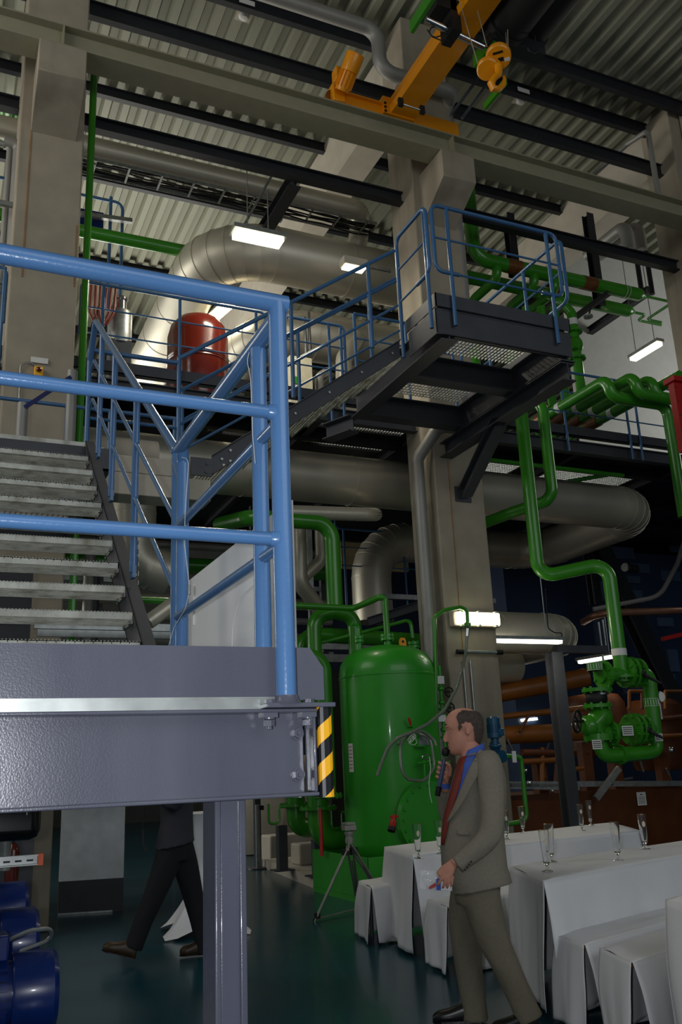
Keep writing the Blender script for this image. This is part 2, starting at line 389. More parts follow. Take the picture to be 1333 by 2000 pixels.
# leg under the landing
mb = MB(); a = P(438, 1565, Y=2.10); mb.b2((.600, 2.058, 0), (.614, 2.16, zbm)); mb.b2((.614, 2.066, 0), (.665, 2.074, zbm)); mb.b2((.657, 2.058, 0), (.673, 2.16, zbm))
mb.build('post', GREY, L, bevel=.003)
MB().b2((.52, 2.0, 0), (.74, 2.22, .012)).build('foot_plate', GREY, L)
# yellow and black edge guard: striped along diagonals
t = thing('hazard_edge_guard', 'yellow and black striped edge guard on the end of the grey beam', 'edge guard', (.86, 2.0, zbm))
yy, kk = MB(), MB()
prof = [(.833, 2.004), (.833, 1.995), (.836, 1.989), (.843, 1.985), (.856, 1.985), (.864, 1.989), (.869, 1.997), (.869, 2.06)]
cum = [0.]
for a, b in zip(prof[:-1], prof[1:]): cum.append(cum[-1]+math.hypot(b[0]-a[0], b[1]-a[1]))
z0_, z1_ = zbm-.004, zt+.004
for i in range(len(prof)-1):
    (xa, ya), (xb, yb) = prof[i], prof[i+1]; nst = 8
    for j in range(nst):
        u0, u1 = j/nst, (j+1)/nst; A = (xa+(xb-xa)*u0, ya+(yb-ya)*u0); B = (xa+(xb-xa)*u1, ya+(yb-ya)*u1); s0 = cum[i]+(cum[i+1]-cum[i])*(u0+u1)/2
        off = (s0-.06)*.75; z = z0_
        while z < z1_:
            k = math.floor((z-off-z0_+.012)/.0415+40); ze = min(z1_, (k+1-40)*.0415+off+z0_-.012); ze = max(ze, z+.0004)
            (kk if k % 2 else yy).add([(A[0], A[1], z), (B[0], B[1], z), (B[0], B[1], ze), (A[0], A[1], ze)], [(0, 1, 2, 3)]); z = ze
yy.build('yellow_stripes', STRIPY, t); kk.build('black_stripes', STRIPK, t)
MB().prism([(p_[0], p_[1]+.001, z0_+.001) for p_ in [(.842, 2.055), (.834, 2.004), (.834, 1.996), (.844, 1.986), (.856, 1.986), (.868, 1.998), (.868, 2.055)]], (0, 0, z1_-z0_-.002)).build('core', RUBBER, t)

# ------------------------------------------------------------ blue guard railing on the landing
G = thing('guard_railing', 'thick glossy blue tube railing around the near landing', 'railing', (.757, 2.0, zt+.012))
cp = (.757, 2.0)
def rod(name, pts, r, m, par, seg=16, bend=None): return MB().tube(fillet(pts, bend, 5) if bend else pts, r, seg).build(name, m, par)
rod('corner_post', [(*cp, zt+.012), (*cp, 2.655)], .0245, BLUE, G, 24)
rod('handrail', [(-1.6, 2.0, 2.655), (.785, 2.0, 2.655)], .0245, BLUE, G, 24)
zk1, zk2 = P(527, 805, Y=2.0).z, P(522, 1052, Y=2.0).z
rod('knee_rail', [(-1.6, 2.0, zk1), (.757, 2.0, zk1)], .0168, BLUE, G); rod('knee_rail', [(-1.6, 2.0, zk2), (.757, 2.0, zk2)], .0168, BLUE, G)
mb = MB()
for z in (zk1, zk2): mb.lathe([(.018, -.004), (.022, .010), (.026, .016)], (.735-.008, 2.0, z), (1, 0, 0), 18)
mb.build('weld_collar', BLUE, G)
xs = .775
rod('side_handrail', [(xs, 2.03, 2.64), (xs, 3.12, 2.64)], .0235, BLUE, G, 20, None)
for q, pz in (((525, 1095), zk2), ((525, 850), zk1)):
    rod('side_knee_rail', [(xs, 2.03, pz), (xs, 3.12, pz)], .0155, BLUE, G)
p2 = P(512, 1100, X=xs)
rod('side_post', [(xs, p2.y, zt), (xs, p2.y, 2.62)], .0225, BLUE, G, 20)
rod('newel_post', [(xs+.02, 3.14, zt), (xs+.02, 3.14, 2.6), (xs+.005, 3.1, 2.64)], .0235, BLUE, G, 20, .03)
# hanging wire with clip
w_ = [P(487, 688, Y=2.4), P(490, 715, Y=2.42), P(492, 760, Y=2.43), P(499, 905, Y=2.4)]
pts = [P(355, 893, X=xs-.03), P(369, 896, X=xs-.02), P(362, 1000, X=xs-.03), P(360, 1060, X=xs-.03), P(371, 1150, X=xs-.03), P(362, 1190, X=xs-.03), P(340, 1225, X=xs-.03), P(326, 1274, X=xs-.03)]
t = thing('tie_wire', 'thin wire with a clip hanging down the blue newel post', 'wire', pts[-1])
MB().tube(fillet(pts, .05), .0011, 6).build('wire', SIGNW, t); c = P(370, 1152, X=xs-.032); MB().cyl(c+Vector((0, 0, -.016)), c+Vector((0, 0, .016)), .005, 8).build('clip', GALV, t)
pts = [P(487, 688, X=xs-.03), P(483, 705, X=xs-.03), P(490, 740, X=xs-.03), P(494, 850, X=xs-.03), P(499, 905, X=xs-.03)]
MB().tube(fillet(pts, .05), .001, 6).build('tie_wire', SIGNW, label='thin loose wire hung over the near end of the sloping blue handrail', cat='wire')
# white board behind the railing
B = thing('white_board', 'white sheet board standing upright outside the blue side railing', 'board', (.93, 2.7, 1.39))
yb0 = P(568, 985, X=.93).y; zb1 = P(500, 1030, X=.93).z
MB().b2((.93, yb0, 1.386), (.938, 3.62, zb1)).build('sheet', WHITE, B)
MB().tube(fillet([P(453, 1275, X=.926), P(455, 1215, X=.926), P(470, 1165, X=.926), P(500, 1140, X=.926)], .3, 6), .0015, 6).build('thin_cable', SIGNW, B); c = P(379, 1180, X=.928); MB().b2((.924, c.y-.004, c.z-.085), (.93, c.y+.004, c.z+.08)).build('tube_reflection', SIGNW, B)  # the narrow upright bar is a fluorescent reflection modelled in white

# ------------------------------------------------------------ lower stair
S = thing('steel_staircase', 'grey steel stair with galvanised treads rising behind the near railing', 'staircase', (.2, 4.0, 0))
XR = .95; XL = -.55
nos = [(275.4, 1253.5), (258, 1192), (242.4, 1138), (229, 1090), (217, 1045), (207, 1009), (197.5, 973.5), (189.6, 943.5), (181.5, 915), (174, 891)]
P0 = P(*nos[0], X=XR); P9 = P(*nos[-1], X=XR); step = (P9-P0)/9
def tread(c):
    mb = MB(); x0, x1 = XL, XR
    mb.b2((x0, c.y, c.z-.038), (x1, c.y+.006, c.z)); mb.b2((x0, c.y, c.z-.004), (x1, c.y+.035, c.z))
    for k in range(1, 8): mb.b2((x0, c.y+k*.034, c.z-.038), (x1, c.y+k*.034+.005, c.z-.004))
    for xx in [x0+i*.045 for i in range(int((x1-x0)/.045))]: mb.b2((xx, c.y, c.z-.012), (xx+.004, c.y+.24, c.z-.004))
    for i in range(int((x1-x0)/.018)): mb.b2((x0+i*.018, c.y, c.z-.001), (x0+i*.018+.008, c.y+.03, c.z+.003))
    mb.b2((x1-.004, c.y, c.z-.06), (x1, c.y+.25, c.z)); return mb
for k in range(-2, 10):
    c = P0+step*k; c.x = XR; tr = tread(c).build('tread', GALVM, S)
    mb = MB()
    for dy, dz in ((.05, -.05), (.19, -.05)): nut(mb, (XR-.004, c.y+dy, c.z+dz), (-1, 0, 0), .012, .01)
    mb.build('bolt', CHROME, tr)
sd = step.normalized()
for xx in (XR+.002, XL-.012):
    a = P0-step*3.2; b = P9+step*.9; up = Vector((0, 0, 1)); off = Vector((0, .11, -.03))
    sg = 1 if xx > 0 else -1; q0 = Vector((xx+sg*.035, a.y, a.z))+off; q1 = Vector((xx+sg*.035, b.y, b.z))+off
    (MB().beam(q0, q1, .07, .2, sect='C', t=.008) if sg > 0 else MB().beam(q1, q0, .07, .2, up=(0, 0, 1), sect='C', t=.008)).build('stringer', DARK, S)
# upper landing
U = thing('upper_landing', 'dark steel landing at the head of the lower stair', 'landing', (.6, 7.6, 0))
zu = P9.z+step.z; yu = P9.y+step.y
mb = MB(); mb.b2((XL, yu, zu-.03), (XR+.02, yu+.05, zu+.004)); mb.build('nosing', GALVM, U)
mb = MB(); mb.b2((XL, yu+.0, zu-.20), (1.15, yu+.06, zu-.03)); mb.b2((XL, 9.2, zu-.2), (1.15, 9.26, zu-.03)); mb.b2((1.1, yu, zu-.2), (1.16, 9.26, zu-.03)); mb.build('frame', DARK, U)
mb = MB(); grating(mb, XL, 1.1, yu+.06, 9.2, zu, .05, cross=.1); mb.build('grating', GALV, U)
# ------------------------------------------------------------ stair rail
T = thing('stair_railing', 'blue tube railing sloping up beside the lower stair', 'railing', (.98, 4.1, 2.0))
xr = .99; rb = P(345, 880, X=xr); rt = P(187, 627, X=xr)
rod('handrail', [rb, rt, slide(slide(rt, 'Z', y=680), 'Y', x=176)], .024, BLUE, T, 18, .05)
MB().ball(rb, .03, 14).build('end_ball', BLUE, T)
sl = (rt-rb)
def onrail(y, dz=0):
    k = (y-rb.y)/sl.y; return Vector((xr, y, rb.z+sl.z*k+dz))
for (px, py) in ((186, 886), (211, 970), (254, 1118)):
    p = P(px+6, py, X=xr); o_ = rod('post', [p, onrail(p.y)], .021, BLUE, T); MB().box(p+Vector((0, -.0, .0)), (.02, .07, .07)).build('foot_plate', BLUED, o_)
p = P(333, 1272, X=xr); rod('post', [Vector((xr, rb.y, p.z-.15)), rb], .022, BLUE, T)
rod('post', [Vector((xr-.03, rb.y-.2, p.z-.15)), Vector((xr-.03, rb.y-.2, rb.z-.22)), Vector((xr-.02, rb.y-.07, rb.z-.1))], .018, BLUE, T, 14, .06)
for dz in (-.36, -.7): rod('knee_rail', [onrail(rb.y, dz), onrail(rt.y, dz), onrail(rt.y, dz)+Vector((0, .12, -.02))], .013, BLUE, T, 12)
# rail along the front edge of the upper landing and along stair two
def bluerail(nm, label, tops, posts, r=.022, drop=1.05, knees=(.36, .7), par=None, m=BLUED, bend=.08, foot=0):
    t = thing(nm, label, 'railing', tops[0]-Vector((0, 0, drop))); tops = [Vector(q) for q in tops]
    MB().tube(fillet(tops, bend, 5), r, 12).build('handrail', m, t)
    for k in knees: MB().tube(fillet([q-Vector((0, 0, k)) for q in tops], bend, 5), r*.62, 10).build('knee_rail', m, t)
    for s_ in posts:
        i = min(int(s_), len(tops)-2); q = tops[i].lerp(tops[i+1], s_-i); MB().cyl(q, q-Vector((0, 0, drop+foot)), r, 12).build('post', m, t)
    return t
zr = zu+1.1
a = P(176, 684, Y=8.06); zr = a.z; yl = a.y
e = slide(Vector((2.0, yl, zr)), 'X', x=350)
bluerail('landing_railing', 'blue railing across the front edge of the upper landing, right of the stair head', [Vector((a.x, yl, zr)), e], (.0, 1.0), .024, drop=1.25)
a2 = P(-40, 778, Z=zu+1.0)
# ------------------------------------------------------------ concrete landing block beside the upper landing
YB = 8.1
a = P(205, 893, Y=YB); b = P(412, 979, Y=YB)
C1 = thing('concrete_block', 'pale concrete beam supporting the upper landing beside the second stair', 'beam', ((a.x+b.x)/2, YB+.2, b.z))
zt2 = P(412, 905, Y=YB).z
MB().b2((a.x, YB, b.z), (b.x, YB+.3, (b.z+zt2)/2+.02)).build('lower_block', CONCL, C1, bevel=.008)
MB().b2((a.x, YB+.01, (b.z+zt2)/2+.026), (b.x-.28, YB+.3, zt2-.0)).build('upper_block', CONCL, C1, bevel=.008)
c0 = P(372, 893, Y=YB); c1 = P(413, 932, Y=YB); mb = MB().b2((c0.x, YB-.02, c1.z), (c1.x, YB+.0, c0.z))
for q in ((405, 906), (403, 922)): nut(mb, P(*q, Y=YB-.02), (0, -1, 0), .018, .012)
mb.build('steel_plate', DARK, C1)
# ------------------------------------------------------------ stair two up to the platform
T2 = thing('steel_staircase', 'dark steel stair seen from below, climbing right to the high platform', 'staircase', (3.4, YB+.4, 4.1))
def sctr(x, ya, yb, Y): return (P(x, ya, Y=Y)+P(x, yb, Y=Y))/2
s0 = sctr(414, 885, 933, YB); s1 = sctr(781, 666, 697, YB); hh = P(414, 885, Y=YB).z-P(414, 933, Y=YB).z
for y_, n_ in ((YB, 0), (YB+.92, 1)):
    A_ = s0+Vector((0, y_-YB, 0)); B_ = s1+Vector((0, y_-YB, 0)); up = Vector((0, 0, hh/2*.8))
    mb = MB().prism([A_+up, A_-up, B_-up, B_+up], (0, .012, 0)); mb.prism([A_+up, A_+up-Vector((0, 0, .012)), B_+up-Vector((0, 0, .012)), B_+up], (0, -.05 if not n_ else .05, 0)); mb.prism([A_-up, A_-up+Vector((0, 0, .012)), B_-up+Vector((0, 0, .012)), B_-up], (0, -.05 if not n_ else .05, 0))
    mb.build('stringer', DARK, T2)
mb = MB(); nt_ = 11
for k in range(nt_):
    c = s0.lerp(s1, (k+.5)/nt_)
    tr = MB(); z = c.z-.02
    for j in range(8): tr.b2((c.x-.12+j*.033, YB+.015, z-.03), (c.x-.115+j*.033, YB+.915, z))
    tr.b2((c.x-.13, YB+.015, z-.035), (c.x-.125, YB+.915, z))
    for j in range(22): tr.b2((c.x-.12, YB+.02+j*.041, z-.01), (c.x+.12, YB+.024+j*.041, z-.004))
    tr.build('tread', GALVM, T2)
    if k % 2 == 0: nut(mb, c+Vector((0, -.002, .0)), (0, -1, 0), .015, .012)
for q in ((450, 880), (437, 909), (450, 901)): nut(mb, P(*q, Y=YB-.002), (0, -1, 0), .016, .012)
mb.build('bolts', GALV, T2)
# ------------------------------------------------------------ high platform
PF = thing('high_platform', 'dark grey steel platform with grating floor bracketed to the middle column', 'platform', (5.6, 8.9, 5.95))
x0, x1, y0, y1, zf = 4.70, 6.52, 7.5, 9.92, 6.33
mb = MB(); mb.b2((x0, y0, 6.30), (x1, y0+.012, 6.46)); mb.b2((x0, y0, 6.30), (x0+.012, 8.2, 6.46)); mb.b2((x1-.012, y0, 6.3), (x1, 9.9, 6.46)); mb.build('toe_board', DARK, PF)
mb = MB(); mb.beam((x0+.07, y0+.05, 6.12), (x1-.06, y0+.05, 6.12), .07, .30, sect='C', t=.012); mb.b2((x0, y0+.015, 5.98), (x0+.012, 8.15, 6.28)); mb.b2((x0, y0+.015, 5.97), (x1, y0+.03, 6.28)); mb.build('edge_channel', DARK, PF)
mb = MB()
for a_, b_ in (((x0+.16, 7.53), (x0+.16, y1)), ((x1-.06, 7.53), (x1-.06, y1))): mb.beam((a_[0], a_[1], 6.09), (b_[0], b_[1], 6.09), .2, .34, sect='I', t=.014)
mb.build('side_beam', DARK, PF)
for yy_, w in ((8.62, .2), (9.88, .2)): MB().beam((x0+.16, yy_, 6.1), (x1-.06, yy_, 6.1), w, .3, sect='I', t=.014).build('cross_beam', DARK, PF)
mb = MB(); grating(mb, x0+.34, x1-.16, 7.9, 8.52, zf, .05, .022, .006, .07); mb.build('grating', GALV, PF)
mb = MB(); grating(mb, x0+.34, x1-.16, 8.74, 9.8, zf, .05, .022, .006, .07); mb.build('grating', GALV, PF)
MB().b2((x0+.05, y0+.05, zf-.03), (x1-.05, 7.9, zf)).build('floor_plate', DARK, PF)
zc_ = P(1000, 725, Y=8.9).z
MB().beam((x1-.06, 7.55, 5.80), (x1-.06, 10.36, 5.80), .2, .22, sect='I', t=.014).build('bracket_beam', DARK, PF)
foot = P(905, 970, Y=10.36); mb = MB().beam((foot.x, 10.30, foot.z+.04), (6.44, 8.98, 5.72), .17, .17, sect='I', t=.014, up=(0, 1, 1)); mb.b2((foot.x-.13, 10.345, foot.z-.08), (foot.x+.13, 10.365, foot.z+.14)); mb.build('brace', DARK, PF)
MB().beam((x0+.1, 9.93, 5.85), (4.6, 10.36, 5.85), .2, .22, sect='I', t=.014).build('bracket_beam', DARK, PF)
# platform railing: closed loops of bent tube with posts
PR = thing('platform_railing', 'blue tube railing with rounded loop ends around the high platform', 'railing', (5.6, 7.46, 6.0))
yp = y0-.035; TB = .023
def loop(pts, r=TB, bend=.1, nm='rail_loop'): return MB().tube(fillet(pts, bend, 5), r, 12).build(nm, BLUED, PR)
ftl = P(842, 406, Y=yp); ftr = P(1086, 466, Y=yp); fbl = P(853, 528, Y=yp); zt_ = 7.56; zl = fbl.z; xl_, xr_ = ftl.x, ftr.x
loop([(xl_+.3, yp, zl), (xl_, yp, zl), (xl_, yp, zt_), (xr_, yp, zt_), (xr_, yp, zl), (xr_-.3, yp, zl)]); 
MB().tube([(xl_+.25, yp, zl), (xr_-.25, yp, zl)], .013, 10).build('knee_rail', BLUED, PR)
zm = P(950, 490, Y=yp).z; MB().tube([(xl_, yp, (zt_+zl)/2), (xr_, yp, (zt_+zl)/2)], .013, 10).build('knee_rail', BLUED, PR)
for px, pb in ((891, 636), (1092, 671)):
    q = P(px, pb, Y=yp); MB().cyl(q, (q.x, yp, zt_ if px > 1000 else zt_), TB, 14).build('post', BLUED, PR)
xp = x0-.035; bk = P(776, 500, X=xp).y
loop([(xp, yp+.35, zl), (xp, yp+.05, zl), (xp, yp+.05, zt_), (xp, bk, zt_), (xp, bk, 6.0)])
MB().tube([(xp, yp+.3, zl), (xp, bk, zl)], .013, 10).build('knee_rail', BLUED, PR); MB().tube([(xp, yp+.1, (zt_+zl)/2), (xp, bk, (zt_+zl)/2)], .013, 10).build('knee_rail', BLUED, PR)
q = P(844, 641, X=xp); MB().cyl((xp, q.y, q.z), (xp, q.y, zt_), TB, 14).build('post', BLUED, PR)
xq = x1+.035
loop([(xq, yp+.4, zl), (xq, yp+.05, zl), (xq, yp+.05, zt_), (xq, 9.9, zt_), (xq, 9.9, 6.0)]); MB().tube([(xq, yp+.3, zl), (xq, 9.9, zl)], .013, 10).build('knee_rail', BLUED, PR); MB().tube([(xq, yp+.1, (zt_+zl)/2), (xq, 9.9, (zt_+zl)/2)], .013, 10).build('knee_rail', BLUED, PR)
for y_ in (8.3, 9.2): MB().cyl((xq, y_, 6.0), (xq, y_, zt_), TB, 12).build('post', BLUED, PR)
# rear rail of the platform between column and front
PB_ = thing('platform_rear_railing', 'blue railing on the back edge of the high platform, in front of the column', 'railing', (5.6, 9.95, 6.3))
ll = P(790, 500, Y=9.9); lr = P(990, 540, Y=9.9)
for z_, r_ in ((7.5, .022), (7.13, .013), (6.8, .013)): MB().tube([(4.9, 9.95, z_), (6.45, 9.95, z_)], r_, 10).build('handrail' if r_ > .02 else 'knee_rail', BLUED, PB_)
for x_ in (4.9, 5.7, 6.45): MB().cyl((x_, 9.95, 6.3), (x_, 9.95, 7.5), .022, 10).build('post', BLUED, PB_)
# railing of stair two (near side) and far side
def slopedrail(nm, label, a, b, posts, lead=None, knees=(.36, .72), foot=.0):
    t = thing(nm, label, 'railing', a-Vector((0, 0, 1.0))); path = ([lead] if lead else [])+[a, b]
    MB().tube(fillet(path, .06, 4), .023, 12).build('handrail', BLUED, t)
    for k in knees: MB().tube([q-Vector((0, 0, k)) for q in (a, b)], .014, 10).build('knee_rail', BLUED, t)
    for f_, l_ in posts: q = a.lerp(b, f_); MB().cyl(q, q-Vector((0, 0, l_)), .023, 12).build('post', BLUED, t)
    return t
yr2 = YB-.03
a = P(350, 700, Y=yr2); b = P(770, 490, Y=yr2)
slopedrail('stair_handrail', 'blue handrail climbing right along the near side of the second stair', a, b, [(0, 1.35), (.48, 1.12), (.86, 1.06)], None)
a = P(566, 655, Y=YB+.95); b = P(775, 548, Y=YB+.95)
slopedrail('stair_handrail', 'blue handrail on the far side of the second stair', P(356, 762, Y=YB+.95), b, [(0, 1.2), (.5, 1.1), (.85, 1.0)])
# ------------------------------------------------------------ mezzanine
MZ = thing('mezzanine_deck', 'dark steel mezzanine deck with patches of open grating, behind the columns', 'platform', (3, 12, 6.1))
ym = 10.74
for xa, xb in ((-8, .45), (1.27, 6.24), (7.06, 12.04)):
    mb = MB(); mb.b2((xa, ym, 6.50), (xb, ym+.012, 6.66)); mb.b2((xa, ym, 6.5), (xb, ym+.1, 6.512)); mb.build('toe_board', DARK, MZ)
    dp = .38 if xa < 1 else .2; mb = MB(); mb.beam((xa, ym+.07, 6.42-dp/2), (xb, ym+.07, 6.42-dp/2), .12, dp, sect='I', t=.016); mb.build('edge_beam', DARK, MZ)
win = [(4.85, 6.3, 11.15, 11.4), (4.85, 6.3, 11.85, 12.12), (3.4, 4.6, 11.75, 12.1), (1.5, 3.0, 11.75, 12.1), (9.6, 11.5, 11.95, 12.6), (7.6, 9.0, 11.95, 12.6)]
xsb = sorted(set([-8, 24.7]+[w[0] for w in win]+[w[1] for w in win])); ysb = sorted(set([10.85, 18.9]+[w[2] for w in win]+[w[3] for w in win]))
mb = MB()
for i in range(len(xsb)-1):
    for j in range(len(ysb)-1):
        cx, cy = (xsb[i]+xsb[i+1])/2, (ysb[j]+ysb[j+1])/2
        if not any(w[0] < cx < w[1] and w[2] < cy < w[3] for w in win): mb.b2((xsb[i], ysb[j], 6.38), (xsb[i+1], ysb[j+1], 6.42))
mb.build('floor_plate', BLACK, MZ)
for w in win: MB_ = MB(); grating(MB_, w[0], w[1], w[2], w[3], 6.42, .05, .022, .006, .07); MB_.build('grating', GALV, MZ)
for yy_ in (11.55, 13.2, 14.5, 17): MB().beam((-8, yy_, 6.3), (24, yy_, 6.3), .12, .16, sect='I', t=.016).build('floor_beam', BLACK, MZ)
for xx_ in (3.15, 4.72, 6.38, 9.3, 11.6): MB().beam((xx_, 10.88, 6.3), (xx_, 18.9, 6.3), .1, .14, sect='I', t=.012).build('joist', BLACK, MZ)
def deckrail(label, xa, xb, posts, y=ym-.03, zt=7.72, cols=None, name='mezzanine_railing', zb=6.2):
    t = thing(name, label, 'railing', ((xa+xb)/2, y, zb))
    MB().tube(fillet([(xa, y, 6.95), (xa, y, zt), (xb, y, zt), (xb, y, 6.95)], .1, 5), .022, 12).build('handrail', BLUED, t)
    for k in (.36, .72): MB().tube([(xa, y, zt-k), (xb, y, zt-k)], .012, 8).build('knee_rail', BLUED, t)
    for x in posts: MB().cyl((x, y, zb), (x, y, zt), .022, 12).build('post', BLUED, t)
    return t
gx = lambda px, py, Y=ym-.03: P(px, py, Y=Y).x
deckrail('blue mezzanine railing right of the left column, in front of the red vessel', gx(157, 620), gx(520, 660), [gx(200, 650), gx(351, 680), gx(502, 720)])
deckrail('blue mezzanine railing between the near stair rail and the high platform', gx(556, 700), gx(672, 640), [gx(558, 700), gx(644, 690), gx(668, 700)])
deckrail('blue mezzanine railing left of the left column', -3, gx(8, 600), [gx(5, 600)])
deckrail('blue mezzanine railing below the green header pipes on the right', 8.2, 12.0, [gx(1094, 730), 10.5, gx(1228, 830)], zt=7.6)
# orange / red things on the deck
RV = thing('red_pressure_vessel', 'glossy dark red expansion vessel on the mezzanine', 'vessel', (3.28, 12.1, 6.42))
MB().lathe([(.0, .25), (.30, .27), (.42, .36), (.46, .5), (.46, 1.0), (.468, 1.01), (.46, 1.03), (.468, 1.05), (.46, 1.07), (.468, 1.09), (.46, 1.11), (.46, 1.45), (.42, 1.62), (.33, 1.74), (.18, 1.82), (0, 1.85)], (3.28, 12.1, 6.42), seg=40).build('tank', REDT, RV)
for k in range(3): a_ = k*2.09; MB().cyl((3.28+.36*math.cos(a_), 12.1+.36*math.sin(a_), 6.42), (3.28+.36*math.cos(a_), 12.1+.36*math.sin(a_), 6.8), .03, 8).build('leg', REDT, RV)
# ------------------------------------------------------------ ducts
def duct(label, pts, r, m=DUCT, bend=None, seams=1.2, name='silver_duct', nb=7, seg=32): return pipe(name, label, 'duct', pts, r, m, bend or r*2.2, seg, None, seams, nb=nb)
A0 = Vector((8.6, 12.5, 9.87)); Lp = P(300, 690, Z=9.87)
duct('big silver duct bending back above the red vessel, behind the hanging lamp', [(8.4, 16, 9.87), (8.4, 12.5, 9.87), (3.68, 12.5, 9.9), (3.68, 19.5, 9.9)], .47, bend=1.0, seams=1.5)
duct('second silver duct directly below the first, left of the middle column', [(8.0, 14.5, 8.86), (8.0, 13.2, 8.86), (4.75, 13.2, 8.86), (4.75, 19.5, 8.86)], .44, bend=.9, seams=1.4)
c_ = P(735, 400, Y=12)
Cc = [(1.0, 12.0, 10.78), (6.15, 12.0, 10.78), (6.25, 12.35, 10.5), (6.32, 12.9, 9.9)]
duct('long galvanised duct under the roof between the two columns', Cc, .17, bend=.2, seams=1.4)
duct('galvanised duct under the roof left of the left column', [(-6, 12.0, 10.78), (.6, 12.0, 10.78)], .17, seams=1.4)
D_ = walk(Vector((-3, 11.9, 5.76)), ('X', 1262), ('v', (0, 3.3, 0)))
E0 = D_[-1]; e1 = slide(E0, 'X', x=722); e2 = slide(e1, 'Z', y=1215)
duct('wide horizontal silver duct under the mezzanine, bending back at its right end', [Vector((-3, 11.9, 5.76)), D_[1], D_[2], e1, e2], .385, bend=.75, seams=1.8)
f0 = Vector((7.3, 11.9, 3.46)); f1 = slide(f0, 'X', x=1118)
duct('silver duct behind the long tube lamp on the right', [Vector((7.2, 11.9, 3.46)), f1, f1+Vector((0, 3, 0))], .33, bend=.6, seams=1.2)
duct('lower silver duct partly hidden under the tube lamp', [Vector((8.2, 13.2, 3.1)), Vector((9.3, 13.2, 3.1))], .3, seams=1.2)
g0 = P(590, 1010, Y=11.6); 
duct('dark flexible hose duct end under the wide duct', [P(560, 1000, Y=11.3), P(725, 1005, Y=11.3), P(735, 1005, Y=11.8)], .1, seams=.09, name='flexible_duct', seg=16)
h_ = P(583, 1030, Y=12.5); h2 = slide(h_, 'Z', y=1140); h3 = P(625, 1190, Y=12.7)
duct('grey vertical pipe left of the green riser, bent to the right at the foot', [h_, h2, h3], .12, seams=.5, name='lagged_pipe', bend=.25, seg=18)
h_ = P(626, 1030, Y=12.9); h2 = slide(h_, 'Z', y=1095); h3 = P(585, 1135, Y=12.9)
duct('second grey pipe just behind the green riser bent to the left', [h_, h2, h3], .1, seams=.5, name='lagged_pipe', bend=.2, seg=16)
duct('pale round duct end behind the near stair rails', [P(190, 880, Y=11.0), P(305, 892, Y=11.0)], .2, CONCL, seams=.5, name='lagged_pipe')
duct('rounded brown duct bend seen through the stair beside the lowest treads', [slide(P(262, 1010, Y=12.2), 'Z', y=880), P(262, 1100, Y=12.2), P(330, 1120, Y=12.2)], .3, bend=.5, seams=.6)
duct('slanting silver pipe right of the lowest stair treads', [P(290, 1215, Y=8), P(345, 1175, Y=8)], .07, name='lagged_pipe', seams=0, seg=14)
# lagged drain pipes
w0 = walk(P(950, 735, Y=10.18), ('Zy', 845), ('X', 858), ('v', (-.22, .3, -.42)), ('Zy', 1700))
w0[3] = Vector((w0[4].x, w0[4].y, w0[3].z))
pipe('drain_pipe', 'grey lagged drain pipe running down the left side of the middle column', 'pipe', w0, .088, DUCTW, .2, 20, seams=1.7)
v0 = P(520, 0, Y=10.0); r1 = walk(P(430, -40, Y=10.18), ('X', 738), ('Zy', 138), ('X', 888), ('dY', .3), ('Zy', 640))
pipe('drain_pipe', 'pale pipe under the roof bending down behind the orange crane girder and along the column', 'pipe', r1, .115, DUCTW, .25, 20)
for (a_, b_) in (((1222, 440), (1240, 560)), ((1246, 440), (1262, 560))):
    q = P(*a_, Y=12.0); q2 = slide(q, 'Z', y=b_[1]-70); MB().tube(fillet([q+Vector((0, 1.2, 0)), q, q2], .2), .13, 18).build('vent_pipe', DUCTW, label='pale grey %s vertical pipe end at the right column' % ('left' if a_[0] < 1230 else 'right'), cat='pipe')
h0 = P(1205, 335, Y=10.3); pts = [P(1160, 342, Y=11.5), P(1225, 282, Y=10.9), P(1266, 255, Y=10.3)]; pts.append(slide(pts[-1], 'Z', y=385))
pipe('steel_pipe', 'thin steel pipe arching down the side of the right column', 'pipe', pts, .05, DUCTW, .12, 12)
# cable tray under the galvanised duct
ct = thing('cable_tray', 'perforated cable tray with loose black cables under the galvanised duct', 'cable tray', (3.8, 11.85, 10.3))
mb = MB(); mb.b2((1.2, 11.72, 10.36), (6.3, 11.725, 10.42)); mb.b2((1.2, 12.1, 10.36), (6.3, 12.105, 10.42)); mb.build('side_rail', GALV, ct)
for k in range(10): MB().b2((1.6+k*.5, 11.72, 10.36), (1.63+k*.5, 12.1, 10.375)).build('rung', GALV, ct)
for k in range(7):
    pts = [Vector((1.2+i*.3, 11.78+.045*k+.03*math.sin(i*.9+k), 10.385+.02*(k % 2)-(.03 if i % 3 == 1 else 0)*((k % 3) == 0))) for i in range(18)]
    MB().tube(pts, .013, 6).build('cable', RUBBER, ct)
# ------------------------------------------------------------ overhead crane
CR = thing('bridge_crane', 'orange-yellow crane girder and end carriage riding on the beige rail', 'crane', (5.8, 9.9, 10.85))
gx0, gx1, gz = 5.62, 6.02, 10.92
poly = [(gx0+.0, 0, gz), (gx1, 0, gz), (gx1, 0, gz+.36), (gx0+.06, 0, gz+.36), (gx0+.06, 0, gz+.17), (gx0-.02, 0, gz+.12)]
MB().prism([(a, 4.0, c) for a, b, c in poly], (0, 5.93, 0)).build('girder', YEL, CR)
mb = MB(); mb.b2((4.78, 9.86, 10.86), (5.5, 9.96, 11.08)); mb.b2((4.78, 9.8, 11.06), (5.5, 10.0, 11.08)); mb.b2((6.02, 9.86, 10.9), (6.85, 9.96, 11.14)); mb.b2((5.5, 9.8, 10.9), (6.02, 10.0, 11.2)); mb.build('end_carriage', YEL, CR)
mb = MB()
